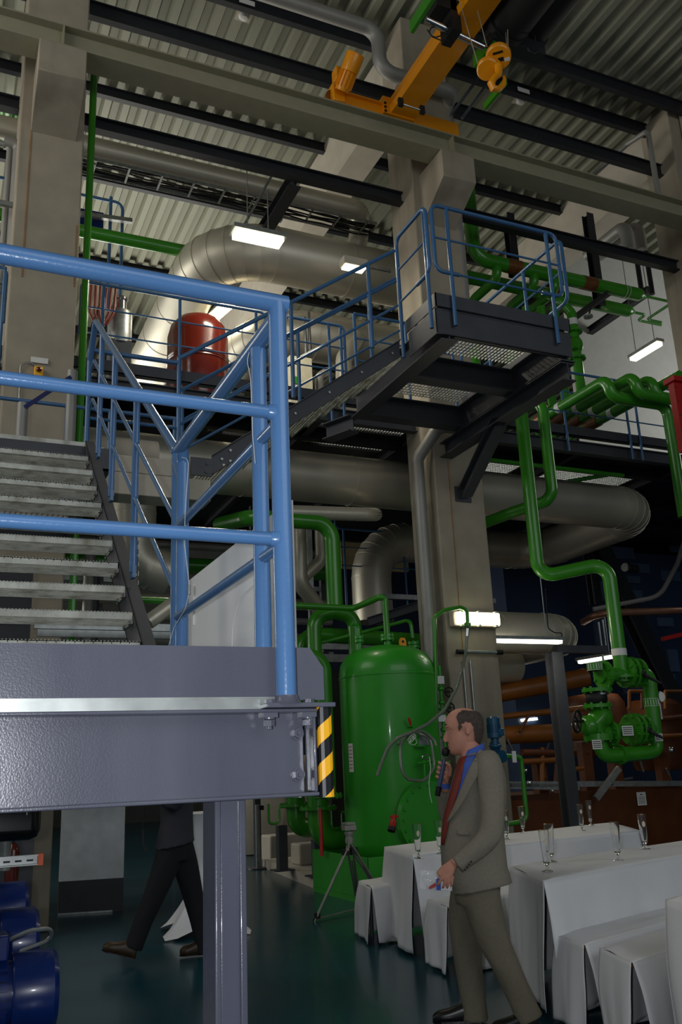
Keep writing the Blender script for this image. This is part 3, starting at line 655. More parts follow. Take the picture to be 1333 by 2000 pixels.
for z in (10.93, 11.0, 11.07): nut(MB(), (5.53, 9.80, z), (0, -1, 0), .022, .015).build('bolt', RUBBER, CR)
mb = MB().lathe([(0, -.03), (.13, -.03), (.13, .03), (0, .03)], (4.72, 9.9, 10.98), (0, 1, 0), 20); mb.build('wheel', ORG, CR)
for x in (4.64, 6.98): MB().b2((x-.07, 9.87, 10.86), (x+.07, 9.93, 10.9)).build('rail_sweeper', REDT, CR)
m0 = P(665, 185, Y=9.75); m1 = P(689, 122, Y=9.45)
mg = MB(); mg.box(m0+Vector((0, .12, .07)), (.2, .2, .32)); mg.box(P(658, 148, Y=9.85), (.09, .18, .22)); mg.build('gearbox', YEL, CR, bevel=.02)
d_ = (m1-m0).normalized(); mo = MB().lathe([(0, .05), (.1, .05), (.11, .1), (.11, .32), (.13, .33), (.135, .56), (.125, .585), (.1, .585)], m0, d_, 28)
for k in range(14):
    a = k*math.pi*2/14; n1 = d_.orthogonal().normalized(); n2 = d_.cross(n1); q = m0+(n1*math.cos(a)+n2*math.sin(a))*.118; mo.beam(q+d_*.1, q+d_*.32, .006, .025, up=(n1*math.cos(a)+n2*math.sin(a)))
mo_ = mo.build('motor', YEL, CR); MB().lathe([(.1, .58), (0, .58)], m0, d_, 24).build('fan_grille', ORGD, mo_); MB().lathe([(.03, .581), (.03, .592), (0, .592)], m0, d_, 4).build('boss', YEL, mo_)
for a, b in (((783, 200), (825, 215)),):
    for q in (a, b): MB().box(P(*q, Y=9.3), (.07, .05, .13)).build('limit_switch', RUBBER, CR)
MB().cyl(P(783, 202, Y=9.3), P(825, 216, Y=9.3), .012, 8).build('switch_bar', CHROME, CR)
mb = MB()
for k in range(10): mb.b2((5.0, 4.0+k*.6, 11.34), (5.6, 4.05+k*.6, 11.36))
# trolley
TR = thing('hoist_trolley', 'black hoist trolley with green end plates hanging beside the crane girder', 'hoist', (6.4, 7.9, 10.7))
yt = 8.0
pa, pb = P(812, 62, Y=yt), P(835, -10, Y=yt)
g_ = MB(); q = P(812, 58, Y=yt); g_.b2((q.x-.05, yt-1.3, q.z-.02), (q.x, yt+.05, q.z+.16)); g_.build('end_plate', GREEN, TR, label='green end plate')
g_ = MB(); q2 = P(925, 108, Y=yt+.3); g_.b2((q2.x+.06, yt-.1, q2.z-.1), (q2.x+.1, yt+.4, q2.z+.12)); g_.build('end_plate', GREEN, TR, label='green end plate')
q3 = P(960, 150, Y=yt+.35); MB().b2((6.45, yt+.1, 10.3), (6.49, yt+.62, 10.4)).build('lower_bar', GREEN, TR, label='green lower bar')
s_a, s_b = P(832, 38, Y=yt), P(945, 92, Y=yt); MB().cyl(s_a, s_b, .05, 16).build('axle', CHROME, TR, label='steel axle')
mb = MB(); mb.box(P(880, 45, Y=yt+.0), (.14, .3, .5)); mb.box(P(862, 20, Y=yt), (.3, .3, .2)); mb.build('wheel_box', RUBBER, TR)
dr = MB().lathe([(0, -1.1), (.28, -1.1), (.3, -1.05), (.3, .2), (.33, .2), (.33, .28), (.3, .3), (.3, .45), (.2, .5), (0, .52)], (6.4, 7.6, 11.05), (0, 1, 0), 28); dr.build('rope_drum', RUBBER, TR)
mt = MB().lathe([(0, -.9), (.2, -.9), (.26, -.8), (.26, .1), (.3, .12), (.3, .3), (.22, .42), (0, .45)], (6.85, 7.8, 11.2), (0, 1, 0), 24); mt.box((6.6, 7.9, 11.2), (.5, .3, .5)); mt.build('hoist_motor', RUBBER, TR)
mb = MB(); mb.b2((6.15, 6.3, 10.85), (7.1, 6.45, 11.5)); mb.b2((6.15, 7.85, 10.75), (7.0, 8.05, 11.4)); mb.b2((6.2, 6.3, 10.9), (6.4, 8.1, 11.1)); mb.build('frame', BLACK, TR)
cb = fillet([P(1080, -5, Y=7.7), P(1068, 30, Y=7.7), P(1035, 42, Y=7.7)], .1); MB().tube(cb, .03, 8).build('cable', RUBBER, TR)
cb = fillet([P(1045, 70, Y=7.7), P(1050, 105, Y=7.7), P(1030, 100, Y=7.7), P(1035, 80, Y=7.7)], .08); MB().tube(cb, .015, 8).build('cable', RUBBER, TR)
cb = [P(873+14*math.cos(a*.55), 45+12*math.sin(a*.55)+0*a, Y=yt-.05) for a in range(12)]; cb = [P(835, 58, Y=yt), P(845, 72, Y=yt), P(860, 78, Y=yt), P(878, 79, Y=yt), P(884, 70, Y=yt)]+[P(852+13*math.cos(a), 62+11*math.sin(a), Y=yt) for a in (0, .8, 1.6, 2.4, 3.2, 4, 4.8, 5.6)]
MB().tube(cb, .009, 6).build('cable', RUBBER, TR)
# hook block
yh = 7.7
HB = thing('hook_block', 'orange-yellow two-sheave crane hook block hanging on steel ropes', 'hook', P(965, 150, Y=yh))
vdir = (Vector((0, 0, 0))-Vector((6.2, 7.7, 8.5))).normalized()
def disc(q, r, t, ax):
    m_ = MB()
    for pr_ in ([(0, -t), (r*.9, -t)], [(r*.9, -t), (r, -t*.75)], [(r, -t*.75), (r, -t*.2), (r*.93, -t*.1), (r*.93, t*.1), (r, t*.2), (r, t*.75)], [(r, t*.75), (r*.9, t)], [(r*.9, t), (0, t)]): m_.lathe(pr_, q, ax, 36)
    return m_
ax1 = (vdir+Vector((.0, .1, -.75))).normalized()
u1 = P(974, 110, Y=yh); u2 = P(960, 136, Y=yh+.12)
disc(u1, .165, .05, ax1).build('sheave_cover', YEL, HB); disc(u2+Vector((-.05, 0, 0)), .145, .05, ax1).build('sheave_cover', YEL, HB)
MB().box((u1+u2)/2, (.12, .12, .16)).build('yoke', YEL, HB, bevel=.02)
for q_, wx, wz in (((973, 90), .13, .03), ((979, 112), .07, .05)):
    n_ = ax1; t1 = n_.cross(Vector((0, 0, 1))).normalized(); t2 = t1.cross(n_); c = P(*q_, Y=yh); k = (c-u1).dot(n_); c = c-n_*k+n_*.052; rot = Matrix((t1, n_, t2)).transposed(); MB().box(c, (wx, .004, wz), rot).build('label_patch', RUBBER, HB)
c = P(991, 104, Y=yh); k = (c-u1).dot(ax1); c = c-ax1*k+ax1*.052; MB().box(c, (.07, .004, .045), rot).build('label_patch', SIGNW, HB)
hk = [P(975, 138, Y=yh), P(974, 146, Y=yh), P(966, 152, Y=yh), P(960, 163, Y=yh), P(964, 173, Y=yh), P(974, 174, Y=yh), P(984, 166, Y=yh), P(986, 156, Y=yh), P(985, 148, Y=yh)]
MB().tube(hk, [.05, .045, .042, .05, .048, .042, .034, .026, .012], 14).build('hook', YEL, HB)
MB().cyl(P(974, 128, Y=yh), P(975, 142, Y=yh), .05, 16).build('swivel', YEL, HB)
for i, (a, b) in enumerate((((952, 92), (922, -20)), ((934, 125), (893, -15)), ((993, 96), (991, 5)))):
    MB().cyl(P(*a, Y=yh), P(*b, Y=yh), .006, 8).build('rope', CONC, HB)
MB().cyl(P(991, 98, Y=yh+.05), P(984, 10, Y=yh+.05), .004, 6).build('rope', CONC, HB)
for a, b, lab in (((938, 148), (880, 226), 'left of the two dark steel rods hanging beside the crane hook'), ((955, 160), (903, 231), 'right of the two dark steel rods hanging beside the crane hook')):
    MB().cyl(P(*a, Y=9.0), P(*b, Y=9.0), .022, 10).build('steel_rod', DARK, label=lab, cat='rod', group='rods beside the crane hook')

# ------------------------------------------------------------ lamps
def tubelamp(label, a, b, w=.12, h=.09, m=LAMPM, hang=(), box=False, power=0, nrm=None, cap=.04):
    a = Vector(a); b = Vector(b); t = thing('strip_lamp', label, 'lamp', (a+b)/2)
    d = (b-a).normalized()
    MB().beam(a-d*cap, b+d*cap, w*1.15, h*.55, up=(0, 0, 1)).build('housing', GALV, t)
    o = Vector((0, 0, -h*.5)); MB().beam(a+o, b+o, w, h*.6).build('cover', m, t, bevel=.008)
    for k, hgt in hang:
        q = a.lerp(b, k); MB().cyl(q, q+Vector((0, 0, hgt)), .008, 6).build('hanger', GALV, t)
    if power: arealight('lamp_light', tuple((a+b)/2+Vector((0, 0, -h*1.1))), tuple((a+b)/2+Vector((0, 0, -5))), (b-a).length, w, power, (1, .92, .74)).rotation_euler = (Matrix((d, Vector((0, 0, 1)).cross(d).normalized(), Vector((0, 0, 1)))).transposed()).to_euler()
    return t
a = P(458, 448, Y=10.9); b = slide(a, 'X', x=550)
tubelamp('hanging box lamp in front of the big silver duct', a, b, .24, .13, hang=((.28, 1.1), (.72, .8)), power=75)
MB().cyl(P(478, 438, Y=10.9), P(530, 345, Y=11.2), .02, 8).build('lamp_bracket', GALV, label='slanting galvanised strut above the hanging box lamp', cat='bracket')
a = P(668, 516, Y=11.4); b = slide(a, 'X', x=714); t = thing('strip_lamp', 'small box lamp with lit underside beside the silver duct and the climbing rail', 'lamp', a)
MB().b2((a.x, 11.3, a.z-.02), (b.x, 11.5, a.z+.12)).build('housing', CONCL, t, bevel=.01); MB().b2((a.x+.03, 11.32, a.z-.05), (b.x-.03, 11.48, a.z-.02)).build('cover', LAMPM, t)
mb = MB().b2((b.x, 11.36, a.z+.02), (b.x+.45, 11.4, a.z+.07)); mb.build('bracket', GALV, t)
a = P(1236, 697, Y=12.6); b = slide(a, 'Y', x=1288); tubelamp('hanging strip lamp in front of the white wall by the right column', a, b, .16, .12, hang=((.15, 2.4), (.85, 2.2)), power=8)
a = P(884, 1208, Y=10.27); b = P(976, 1208, Y=10.27); LB = thing('box_lamp', 'lit box lamp fixed across the middle column', 'lamp', (a+b)/2)
MB().b2((a.x, 10.25, a.z-.105), (b.x, 10.36, a.z+.105)).build('housing', CONCL, LB, bevel=.015); MB().b2((a.x+.03, 10.2, a.z-.085), (b.x-.03, 10.25, a.z+.085)).build('cover', LAMPM, LB, bevel=.02)
arealight('lamp_light', ((a.x+b.x)/2, 10.15, a.z), ((a.x+b.x)/2, 5, a.z-1), .6, .15, 7, (1, .93, .76))
mb = MB()
for k in range(3):
    for zz in (-.095, .09): x = a.x+.1+k*.27; mb.b2((x, 10.19, a.z+zz-.012), (x+.03, 10.26, a.z+zz+.012))
mb.build('clips', SIGNW, LB)
a = P(960, 1245, Y=11.0); b = slide(a, 'X', x=1095); tubelamp('long lit tube lamp just right of the middle column', a, b, .1, .09, TUBEM, hang=((.8, 1.0),), power=10)
cd_ = fillet([P(1066, 1150, Y=11.0), P(1071, 1228, Y=11.0), P(1085, 1236, Y=11.0), P(1098, 1236, Y=11.0), P(1098, 1244, Y=11.0)], .08); MB().tube(cd_, .008, 6).build('lamp_cable', RUBBER, label='black cable looping onto the long tube lamp', cat='cable')
a = P(1131, 1288, Y=13.5); b = P(1202, 1276, Y=12.9); tubelamp('short lit tube lamp behind the green standpipe', a, b, .12, .1, TUBEM, hang=((.85, .9),), power=8)
a = P(416, 617, Y=14.5); b = P(448, 588, Y=13.5); tubelamp('bright strip lamp seen between the red vessel and the second silver duct', a, b, .22, .1, hang=((.5, .8),), power=30)
a = P(1018, 1407, Y=16); b = P(1048, 1404, Y=16); MB().beam(a, b, .1, .05).build('strip_lamp', TUBEM, label='tiny far lamp between the orange pipes', cat='lamp')

# ------------------------------------------------------------ green pipes
def gpipe(label, pts, r, bend=None, seg=16, name='green_pipe', m=GREEN, fl=(), bands=()):
    pts = [Vector(p) for p in pts]; o = pipe(name, label, 'pipe', pts, r, m, bend or r*2.6, seg)
    for (i, f_) in fl:
        q = pts[i].lerp(pts[i+1], f_); ax = (pts[i+1]-pts[i]).normalized(); flange(MB(), q, ax, r*1.75, .018).build('flange', m, o)
    for (i, f_, mm, L_) in bands:
        q = pts[i].lerp(pts[i+1], f_); ax = (pts[i+1]-pts[i]).normalized(); MB().cyl(q-ax*L_/2, q+ax*L_/2, r*1.05, seg).build('clamp' if mm is COPPER else 'label_band', mm, o, label='brown clamp' if mm is COPPER else 'white label band')
    return o
p = P(165, 600, Y=10.55); gpipe('thin vertical green pipe just right of the left column', [slide(p, 'Z', y=900), slide(p, 'Z', y=100)], .047, bands=((0, .44, SIGNW, .004),))
p = P(250, 469, Y=13.4); gpipe('horizontal green pipe running behind the left column towards the duct bend', [p+Vector((-3, 0, 0)), p+Vector((2.2, 0, 0))], .11)
for px in (12, 40): q = P(px, 205, Y=14.0); gpipe('green pipe end cap above the black beam, %s one at the top left' % ('left' if px < 20 else 'right'), [q, q+Vector((0, 1, 0))], .13)
h1 = [P(916, 385, Y=11.45)]; h1 = walk(h1[0], ('Zy', 492)); r_ = .125
q = P(1245, 575, Y=11.45); h1[1].x = h1[0].x; hz = q.z; h1 = [Vector((h1[0].x, 11.45, h1[0].z+.5)), Vector((h1[0].x, 11.45, hz)), Vector((q.x, 11.45, hz))]
gpipe('upper green header pipe behind the high platform railing, ending in a taper', h1, r_, .3, 18, bands=((1, .22, COPPER, .3), (1, .68, COPPER, .3), (1, .91, SIGNW, .005), (1, .93, SIGNW, .005)))
tp = MB().lathe([(.125, 0), (.12, .05), (.03, .2), (.0, .2)], h1[2], (1, 0, 0), 18); tp.build('taper', GREEN, bpy.data.objects['green_pipe.004'] if 'green_pipe.004' in bpy.data.objects else None, )
s_ = h1[2]+Vector((.15, 0, 0)); w_ = walk(s_, ('X', 1315), ('Y', 1264), ('X', 1292)); gpipe('thin green pipe bent in a hook from the end of the upper header', w_, .028, .08, 10)
h2 = P(1225, 607, Y=12.4); gpipe('lower green header pipe parallel behind the first', [Vector((7.4, 12.4, h2.z)), h2], r_, bands=((1-1, .62, COPPER, .3), (0, .8, SIGNW, .005)))
tp = MB().lathe([(.125, 0), (.12, .05), (.03, .2), (.0, .2)], h2, (1, 0, 0), 18); tp.build('pipe_taper', GREEN, label='green reducing cone at the end of the lower header pipe', cat='pipe')
w_ = walk(h2+Vector((.15, 0, 0)), ('X', 1262), ('Y', 1246), ('X', 1292)); gpipe('thin green pipe bent in a hook from the end of the lower header', w_, .028, .08, 10)
for (ax_, lab) in ((971, 'left'), (1042, 'middle'), (1081, 'right')):
    t0_ = P(ax_, 530, Y=11.45); t0 = Vector((t0_.x, 11.45, hz)); w_ = walk(t0, ('dZ', -.3), ('dY', .9)); w_.append(w_[-1]-Vector((0, 0, 1.4)))
    gpipe('%s green branch dropping back from the upper header' % lab, w_, .085, .2)
w_ = [P(1060, 575, Y=12.0), P(1092, 585, Y=11.3), P(1117, 612, Y=11.2)]; w_ += walk(w_[-1], ('Zy', 800))[1:]
o_ = gpipe('green riser with a flanged valve right of the high platform', w_, .085, .15, fl=((2, .2), (2, .48)), bands=((2, .1, SIGNW, .12),))
q = w_[2].lerp(w_[3], .34); MB().ball(q, .13, 16, (1, 1, 1.35)).build('valve_body', GREEN, o_)
MB().box(q+Vector((-.12, -.1, -.08)), (.1, .12, .12)).build('actuator', GREEN, o_)
for i_, px in enumerate((1038, 1068, 1094)):
    q = P(px, 690, Y=11.2); gpipe('vertical green pipe under the high platform, %s of three' % ('left', 'middle', 'right')[i_], [slide(q, 'Z', y=600), slide(q, 'Z', y=795)], .075, bands=())
zg = P(1083, 803, Y=10.95).z
st = [(1083, 803), (1116, 806), (1147, 811), (1180, 816)]
for k, (px, py) in enumerate(st):
    q = P(px, py, Z=zg); top = (1186, 1238, 1272, 1330)[k]
    w_ = [q+Vector((0, .9, 0))]+walk(q, ('Y', top))
    if k < 3: w_ = [w_[0], w_[1], w_[2], w_[2]+Vector((.05, 0, -.28))]; w_ += walk(w_[-1], ('X', (1330, 1330, 1345)[k]))[1:]
    if k == 0: w_[-1] = slide(w_[-2], 'X', x=1303); w_ += walk(w_[-1], ('Zy', 1010))[1:]
    gpipe('looped green pipe above the right mezzanine edge, %s' % ('first from the left', 'second from the left', 'third from the left', 'rightmost')[k], w_, .088, .17, bands=((1, .12, SIGNW, .1), ) )
    MB().cyl(q+Vector((0, .12, 0)), q+Vector((0, .45, 0)), .1, 14).build('pipe_clamp', COPPER, label='copper brown clamp under the %s looped green pipe' % ('first', 'second', 'third', 'fourth')[k], cat='clamp', group='brown clamps on the looped pipes')
q = P(1018, 800, Y=9.7); w_ = [q+Vector((0, 1.2, .12)), q+Vector((0, .1, .12))]; w_[1] = q+Vector((0, 0, .12))
ve = walk(q, ('Zy', 1128), ('X', 1138)); ve[2].z += .0
Yv = 9.7
down = walk(ve[2], ('Zy', 1340))
SP = gpipe('long green standpipe dropping from the mezzanine with a sideways jog', [q+Vector((-.05, .9, .15)), q+Vector((0, 0, .15)), ve[1], ve[2]+Vector((0, -.55, .12)), down[1]+Vector((0, -.55, 0))], .092, .2, 20, bands=((3, .76, SIGNW, .09),), fl=((3, .96),))
q = P(1061, 800, Y=9.9); d1 = walk(q, ('Zy', 975)); gpipe('second green drop pipe beside the standpipe, bending back behind the column', [q+Vector((-.1, .9, .15)), q+Vector((0, 0, .15)), d1[1], d1[1]+Vector((-.35, .5, -.08)), d1[1]+Vector((-1.1, 1.9, -.3))], .085, .2, 18)
p = P(955, 898, Y=11.2); w_ = walk(p, ('X', 1222)); w_[0] = Vector((7.2, 11.2, p.z)); gpipe('thin green pipe along the underside of the mezzanine', w_+[w_[-1]+Vector((0, .25, .12)), w_[-1]+Vector((-.9, .7, 0))], .036, .1, 10)
# group left of the tank
ya = 11.3
w_ = [P(430, 1025, Y=ya+1.2), P(490, 1010, Y=ya)]; w_ += walk(w_[-1], ('X', 648), ('Zy', 1192))[1:]
gpipe('green pipe arching over from the left down to the pipe tee beside the tank', w_, .115, .26, 20)
a = w_[-1]; l1 = P(614, 1215, Y=ya)
gpipe('green pipe bridge forking down on both sides beside the tank', [slide(P(613, 1215, Y=ya), 'Z', y=1420), P(613, 1205, Y=ya), P(655, 1195, Y=ya), P(692, 1205, Y=ya), slide(P(692, 1205, Y=ya), 'Z', y=1330)], .1, .22, 20)
gpipe('horizontal green pipe behind the tank, turned down at its left end', [P(825, 1252, Y=ya+.4), P(590, 1238, Y=ya+.4), slide(P(582, 1250, Y=ya+.4), 'Z', y=1400)], .11, .25, 20)
pe = [P(560, 1305, Y=10.7), P(590, 1278, Y=10.6), P(632, 1290, Y=10.6)]; pe += walk(pe[-1], ('Zy', 1560))[1:]
gpipe('bright green bend and drop pipe at the corner of the near landing', pe, .1, .25, 20, fl=((2, .98),))
w_ = [slide(P(578, 1570, Y=12.2), 'Z', y=1500), P(578, 1570, Y=12.2)]; w_ += walk(w_[-1], ('Zy', 1618), ('X', 640))[1:]
gpipe('green bend under the landing resting on a grey foot, left one', w_, .13, .3, 20, fl=((1, .05),))
w_ = [slide(P(622, 1575, Y=11.3), 'Z', y=1500), P(622, 1575, Y=11.3)]; w_ += walk(w_[-1], ('Zy', 1640), ('X', 700))[1:]
gpipe('green bend under the landing resting on a grey foot, right one', w_, .14, .32, 20, fl=((1, .05),))
w_ = [P(560, 1182, Y=10.9), P(692, 1188, Y=10.9), P(742, 1166, Y=10.45), P(752, 1168, Y=10.45), P(757, 1248, Y=10.45)]
gpipe('thin green pipe kinked down to the top of the tank', w_, .042, .1, 12)
w_ = [P(600, 1262, Y=11.5), P(720, 1232, Y=11.2), P(795, 1212, Y=10.7), P(803, 1216, Y=10.6), P(807, 1246, Y=10.6)]
gpipe('thinner green pipe reaching the rear nozzle on the tank', w_, .026, .08, 10)
w_ = [P(853, 1440, Y=10.1), P(849, 1205, Y=10.1), P(868, 1192, Y=10.1), P(900, 1186, Y=10.1), P(913, 1192, Y=10.1), P(914, 1222, Y=10.1)]
o_ = gpipe('thin green pipe bent over in front of the column lamp', w_, .028, .1, 12, fl=((4, .95),))
# black supports of the header pipes, beams by the white wall
for a, b, y0_, y1_, lab in (((1120, 622), (1190, 575), 0, 0, 'short black angle under the upper green header'),):
    p0 = P(1190, 572, Y=11.3); MB().beam(p0, slide(p0, 'Y', x=1120), .09, .09, sect='C').build('pipe_support', BLACK, label=lab, cat='support')
p0 = P(1270, 566, Y=12.8); MB().beam(p0, slide(p0, 'Y', x=1135), .16, .16, sect='I').build('steel_beam', BLACK, label='black diagonal-looking beam in front of the white wall, upper right', cat='beam')
for px, a, b in ((1148, 420, 600), (993, 420, 540)): q = P(px, a, Y=11.9); MB().beam(q, slide(q, 'Z', y=b), .16, .16, up=(0, 1, 0), sect='I').build('hanger_post', BLACK, label='black vertical hanger behind the green headers, %s' % ('right one' if px > 1000 else 'left one'), cat='hanger')
for px in (1242, 1262): q = P(px, 490, Y=12.0); MB().cyl(q, slide(q, 'Z', y=575), .05, 10).build('hanger_rod', BLACK, label='black rod below the pale vent pipe at the right column, %s' % ('left' if px < 1250 else 'right'), cat='rod')
q = P(1150, 620, Y=11.0); ft = thing('sprinkler_head', 'small round sensor below the upper header pipe', 'sensor', q); MB().lathe([(0, 0), (.08, .0), (.08, .03), (0, .04)], q, (0, 0, 1), 16).build('disc', GALV, ft); MB().cyl(q, q+Vector((.1, 0, .25)), .015, 8).build('stem', BLACK, ft)
RS = thing('red_cabinet', 'red sheet metal box cut off by the right picture edge', 'cabinet', P(1320, 870, Y=8.2))
qa = P(1316, 745, Y=8.2); qb = slide(qa, 'Z', y=880); mb = MB().b2((qa.x, 8.2, qb.z), (qa.x+1.0, 8.3, qa.z)); mb.build('body', REDP, RS); MB().b2((qa.x-.03, 8.15, qa.z), (qa.x+1.0, 8.35, qa.z+.07)).build('rim', REDP, RS)
mb = MB()
for k in range(3): nut(mb, (qa.x+.03, 8.2, qa.z-.08-.2*k), (0, -1, 0), .012, .008)
mb.build('bolts', ORGD, RS)
# ------------------------------------------------------------ green tank on its skid
tx, ty, tr = 5.38, 10.5, .625
SK = thing('tank_skid', 'green steel plinth box on the floor under the big green tank', 'plinth', (5.35, 10.55, 0))
MB().b2((4.6, 9.72, 0), (6.12, 11.36, .06)).build('base', GREEND, SK)
mb = MB()
for a, b in (((4.6, 9.72, .06), (6.12, 9.735, .5)), ((4.6, 11.345, .06), (6.12, 11.36, .5)), ((4.6, 9.72, .06), (4.615, 11.36, .5)), ((6.105, 9.72, .06), (6.12, 11.36, .5))): mb.b2(a, b)
mb.b2((4.6, 9.72, .08), (6.12, 11.36, .1)); mb.build('walls', GREEND, SK, bevel=.004)
TK = thing('green_tank', 'large upright green pressure tank with a bolted round manhole', 'tank', (tx, ty, .1))
r = tr
MB().lathe([(0, .28), (.3, .3), (.5, .38), (r*.97, .52), (r, .6), (r, 2.58), (r*1.012, 2.585), (r*1.012, 2.61), (r, 2.615), (r, 2.66), (r*.97, 2.76), (r*.86, 2.87), (r*.65, 2.95), (r*.35, 2.995), (0, 3.01)], (tx, ty, 0), seg=72).build('shell', GREEND, TK)
for k in range(4): a = .8+k*math.pi/2; MB().cyl((tx+.42*math.cos(a), ty+.42*math.sin(a), .1), (tx+.42*math.cos(a), ty+.42*math.sin(a), .5), .05, 10).build('leg', GREEND, TK)
def nozzle(px, py, r_, zt, y_=ty):
    q = P(px, py, Y=y_); q.z = zt; m_ = MB().cyl((q.x, y_, 2.85), q, r_, 16); o = m_.build('nozzle', GREEND, TK)
    flange(MB(), q+Vector((0, 0, .02)), (0, 0, 1), r_*1.9, .018, 6).build('flange', GREEND, o); flange(MB(), q+Vector((0, 0, .065)), (0, 0, 1), r_*1.9, .018, 6).build('flange', GREEND, o); return q
z1 = P(757, 1246, Y=ty-.05).z; nozzle(757, 1247, .05, z1-.03); nozzle(702, 1247, .032, z1-.06); nozzle(808, 1247, .045, z1-.1, ty+.15)
q = P(702, 1240, Y=ty); MB().tube(fillet([q+Vector((0, 0, -.02)), q+Vector((0, 0, .13)), q+Vector((-.1, 0, .14))], .06), .018, 10).build('vent', GREEND, TK)
q = P(788, 1262, Y=ty-.12); lug = MB().prism([q+Vector((-.05, 0, -.02)), q+Vector((.05, 0, -.02)), q+Vector((.05, 0, .07)), q+Vector((.03, 0, .11)), q+Vector((-.03, 0, .11)), q+Vector((-.05, 0, .07))], (0, .02, 0)); lug.build('lifting_lug', YEL, TK); MB().lathe([(0, -.001), (.018, -.001), (.018, .0), (0, .0)], q+Vector((0, -.001, .06)), (0, 1, 0), 12).build('lug_hole', RUBBER, TK)
# manhole
mn = Vector((.1, -1, 0)).normalized(); mc = P(836, 1598, Y=ty-tr*1.02); mc.y = ty-tr*.92
mr = .43; mo = mc+mn*.06
mb = MB().cyl(mc-mn*.2, mo, mr*.86, 40); mb.build('manhole_neck', GREEND, TK)
mb = MB()
for pr_ in ([(0, .05), (mr, .05)], [(mr, .05), (mr, .02)], [(mr, .015), (mr, -.02)], [(mr, -.02), (0, -.02)]): mb.lathe(pr_, mo, mn, 48)
cv = mb.build('manhole_cover', GREEND, TK); mb = MB(); s1 = mn.cross(Vector((0, 0, 1)))
for k in range(20): a = k*math.pi/10; q = mo+(s1*math.cos(a)+Vector((0, 0, 1))*math.sin(a))*mr*.88; nut(mb, q+mn*.05, mn, .02, .022)
mb.build('bolts', GREEND, cv)
q = mo+mn*.06+s1*-.16; mb = MB().tube(fillet([q+Vector((0, 0, .09)), q+mn*.05+Vector((0, 0, .09)), q+mn*.05-Vector((0, 0, .09)), q-Vector((0, 0, .09))], .02), .008, 8); mb.build('handle', GREEND, cv)
def onpix(px, py, off=.0):
    # point on the tank shell seen at this pixel
    d = ray(px, py); a = d.x**2+d.y**2; b = -2*(d.x*tx+d.y*ty); c = tx*tx+ty*ty-(tr+off)**2; D = max(b*b-4*a*c, 0); t = (-b-math.sqrt(D))/(2*a); return CP+d*t
dv = MB(); q = onpix(831, 1518, .12); dv.cyl(q-Vector((0, 0, .03)), q+Vector((0, 0, .2)), .014, 8); dv.build('davit_post', GREEND, TK)
a = onpix(817, 1491, .1); b = onpix(838, 1487, .16); MB().tube([a, b, P(880, 1489, Y=b.y-.1)], .014, 8).build('davit_arm', GREEND, TK)
rg = [onpix(833, 1479, .12)+Vector((.055*math.cos(t*.5236), 0, .03*math.sin(t*.5236))) for t in range(12)]; MB().tube(rg, .009, 8, closed=True).build('ring_handle', CHROME, TK)
a = onpix(686, 1480, .004); nrm = (a-Vector((tx, ty, a.z))).normalized(); tg = Vector((0, 0, 1)).cross(nrm); rot = Matrix((tg, nrm, Vector((0, 0, 1)))).transposed()
lb = MB().box(a, (.09, .004, .34), rot).build('wall_notice', SIGNW, label='tall white notice with red lines on the left of the green tank', cat='label')
mb = MB()
for k in range(7): mb.box(a+nrm*.003+Vector((0, 0, .13-k*.042)), (.075, .002, .007), rot)
mb.build('red_lines', REDP, lb)
a = onpix(824, 1447, .05); nrm = (a-Vector((tx, ty, a.z))).normalized(); tg = Vector((0, 0, 1)).cross(nrm); rot = Matrix((tg, nrm, Vector((0, 0, 1)))).transposed(); MB().box(a, (.17, .09, .14), rot).build('nameplate_bracket', GREEND, TK); MB().box(a+nrm*.047, (.14, .003, .1), rot).build('nameplate', GALV, TK)
a = onpix(803, 1417, .08); b = onpix(799, 1402, .1); MB().tube([a, (a+b)/2, b], [.01, .016, .014], 10).build('lever', REDP, TK, label='red lever'); MB().cyl(onpix(805, 1420, 0), a, .014, 8).build('valve_stub', GREEND, TK)
# hoses
ch = [P(913, 1240, Y=10.05), P(911, 1270, Y=10.05), P(905, 1300, Y=10.0), P(892, 1345, Y=9.9), P(868, 1388, Y=9.75), P(835, 1415, Y=9.65), P(803, 1431, Y=9.62), P(775, 1441, Y=9.62), P(757, 1462, Y=9.66), P(745, 1492, Y=9.68), P(737, 1515, Y=9.7)]
hs = thing('drain_hose', 'grey hose sagging from the column across the front of the green tank', 'hose', P(737, 1515, Y=9.7)); MB().tube(fillet(ch, .25, 5), .02, 12).build('hose', HOSE, hs); MB().cyl(P(914, 1228, Y=10.05), P(913, 1243, Y=10.05), .026, 12).build('hose_clamp', CHROME, hs)
cl = []
for k in range(34):
    t = k/33*2*math.pi*1.35+.4; rx, rz = 36+3*math.sin(k), 48+2*math.cos(k*1.7); cl.append(P(819+rx*math.cos(t)-k*.25, 1476-rz*math.sin(t)+k*.12, Y=9.62+.05*math.sin(t)+k*.0015))
MB().tube(cl, .018, 10).build('hose_coil', HOSE, label='coiled grey hose tied up in front of the green tank', cat='hose')
kn = [P(803+7*math.cos(t*1.1)+t*.3, 1440+9*math.sin(t*.9)+t*.4, Y=9.58) for t in range(20)]; MB().tube(kn, .004, 6).build('knotted_string', SIGNW, label='white cord knotted round the hose coil', cat='cord')
cd2 = [P(839, 1477, Y=9.6), P(842, 1500, Y=9.58), P(838, 1530, Y=9.57), P(840, 1550, Y=9.56), P(844, 1568, Y=9.56)]; MB().tube(fillet(cd2, .1), .004, 6).build('cord', SIGNW, label='pale cord hanging from the ring handle beside the speaking man', cat='cord')
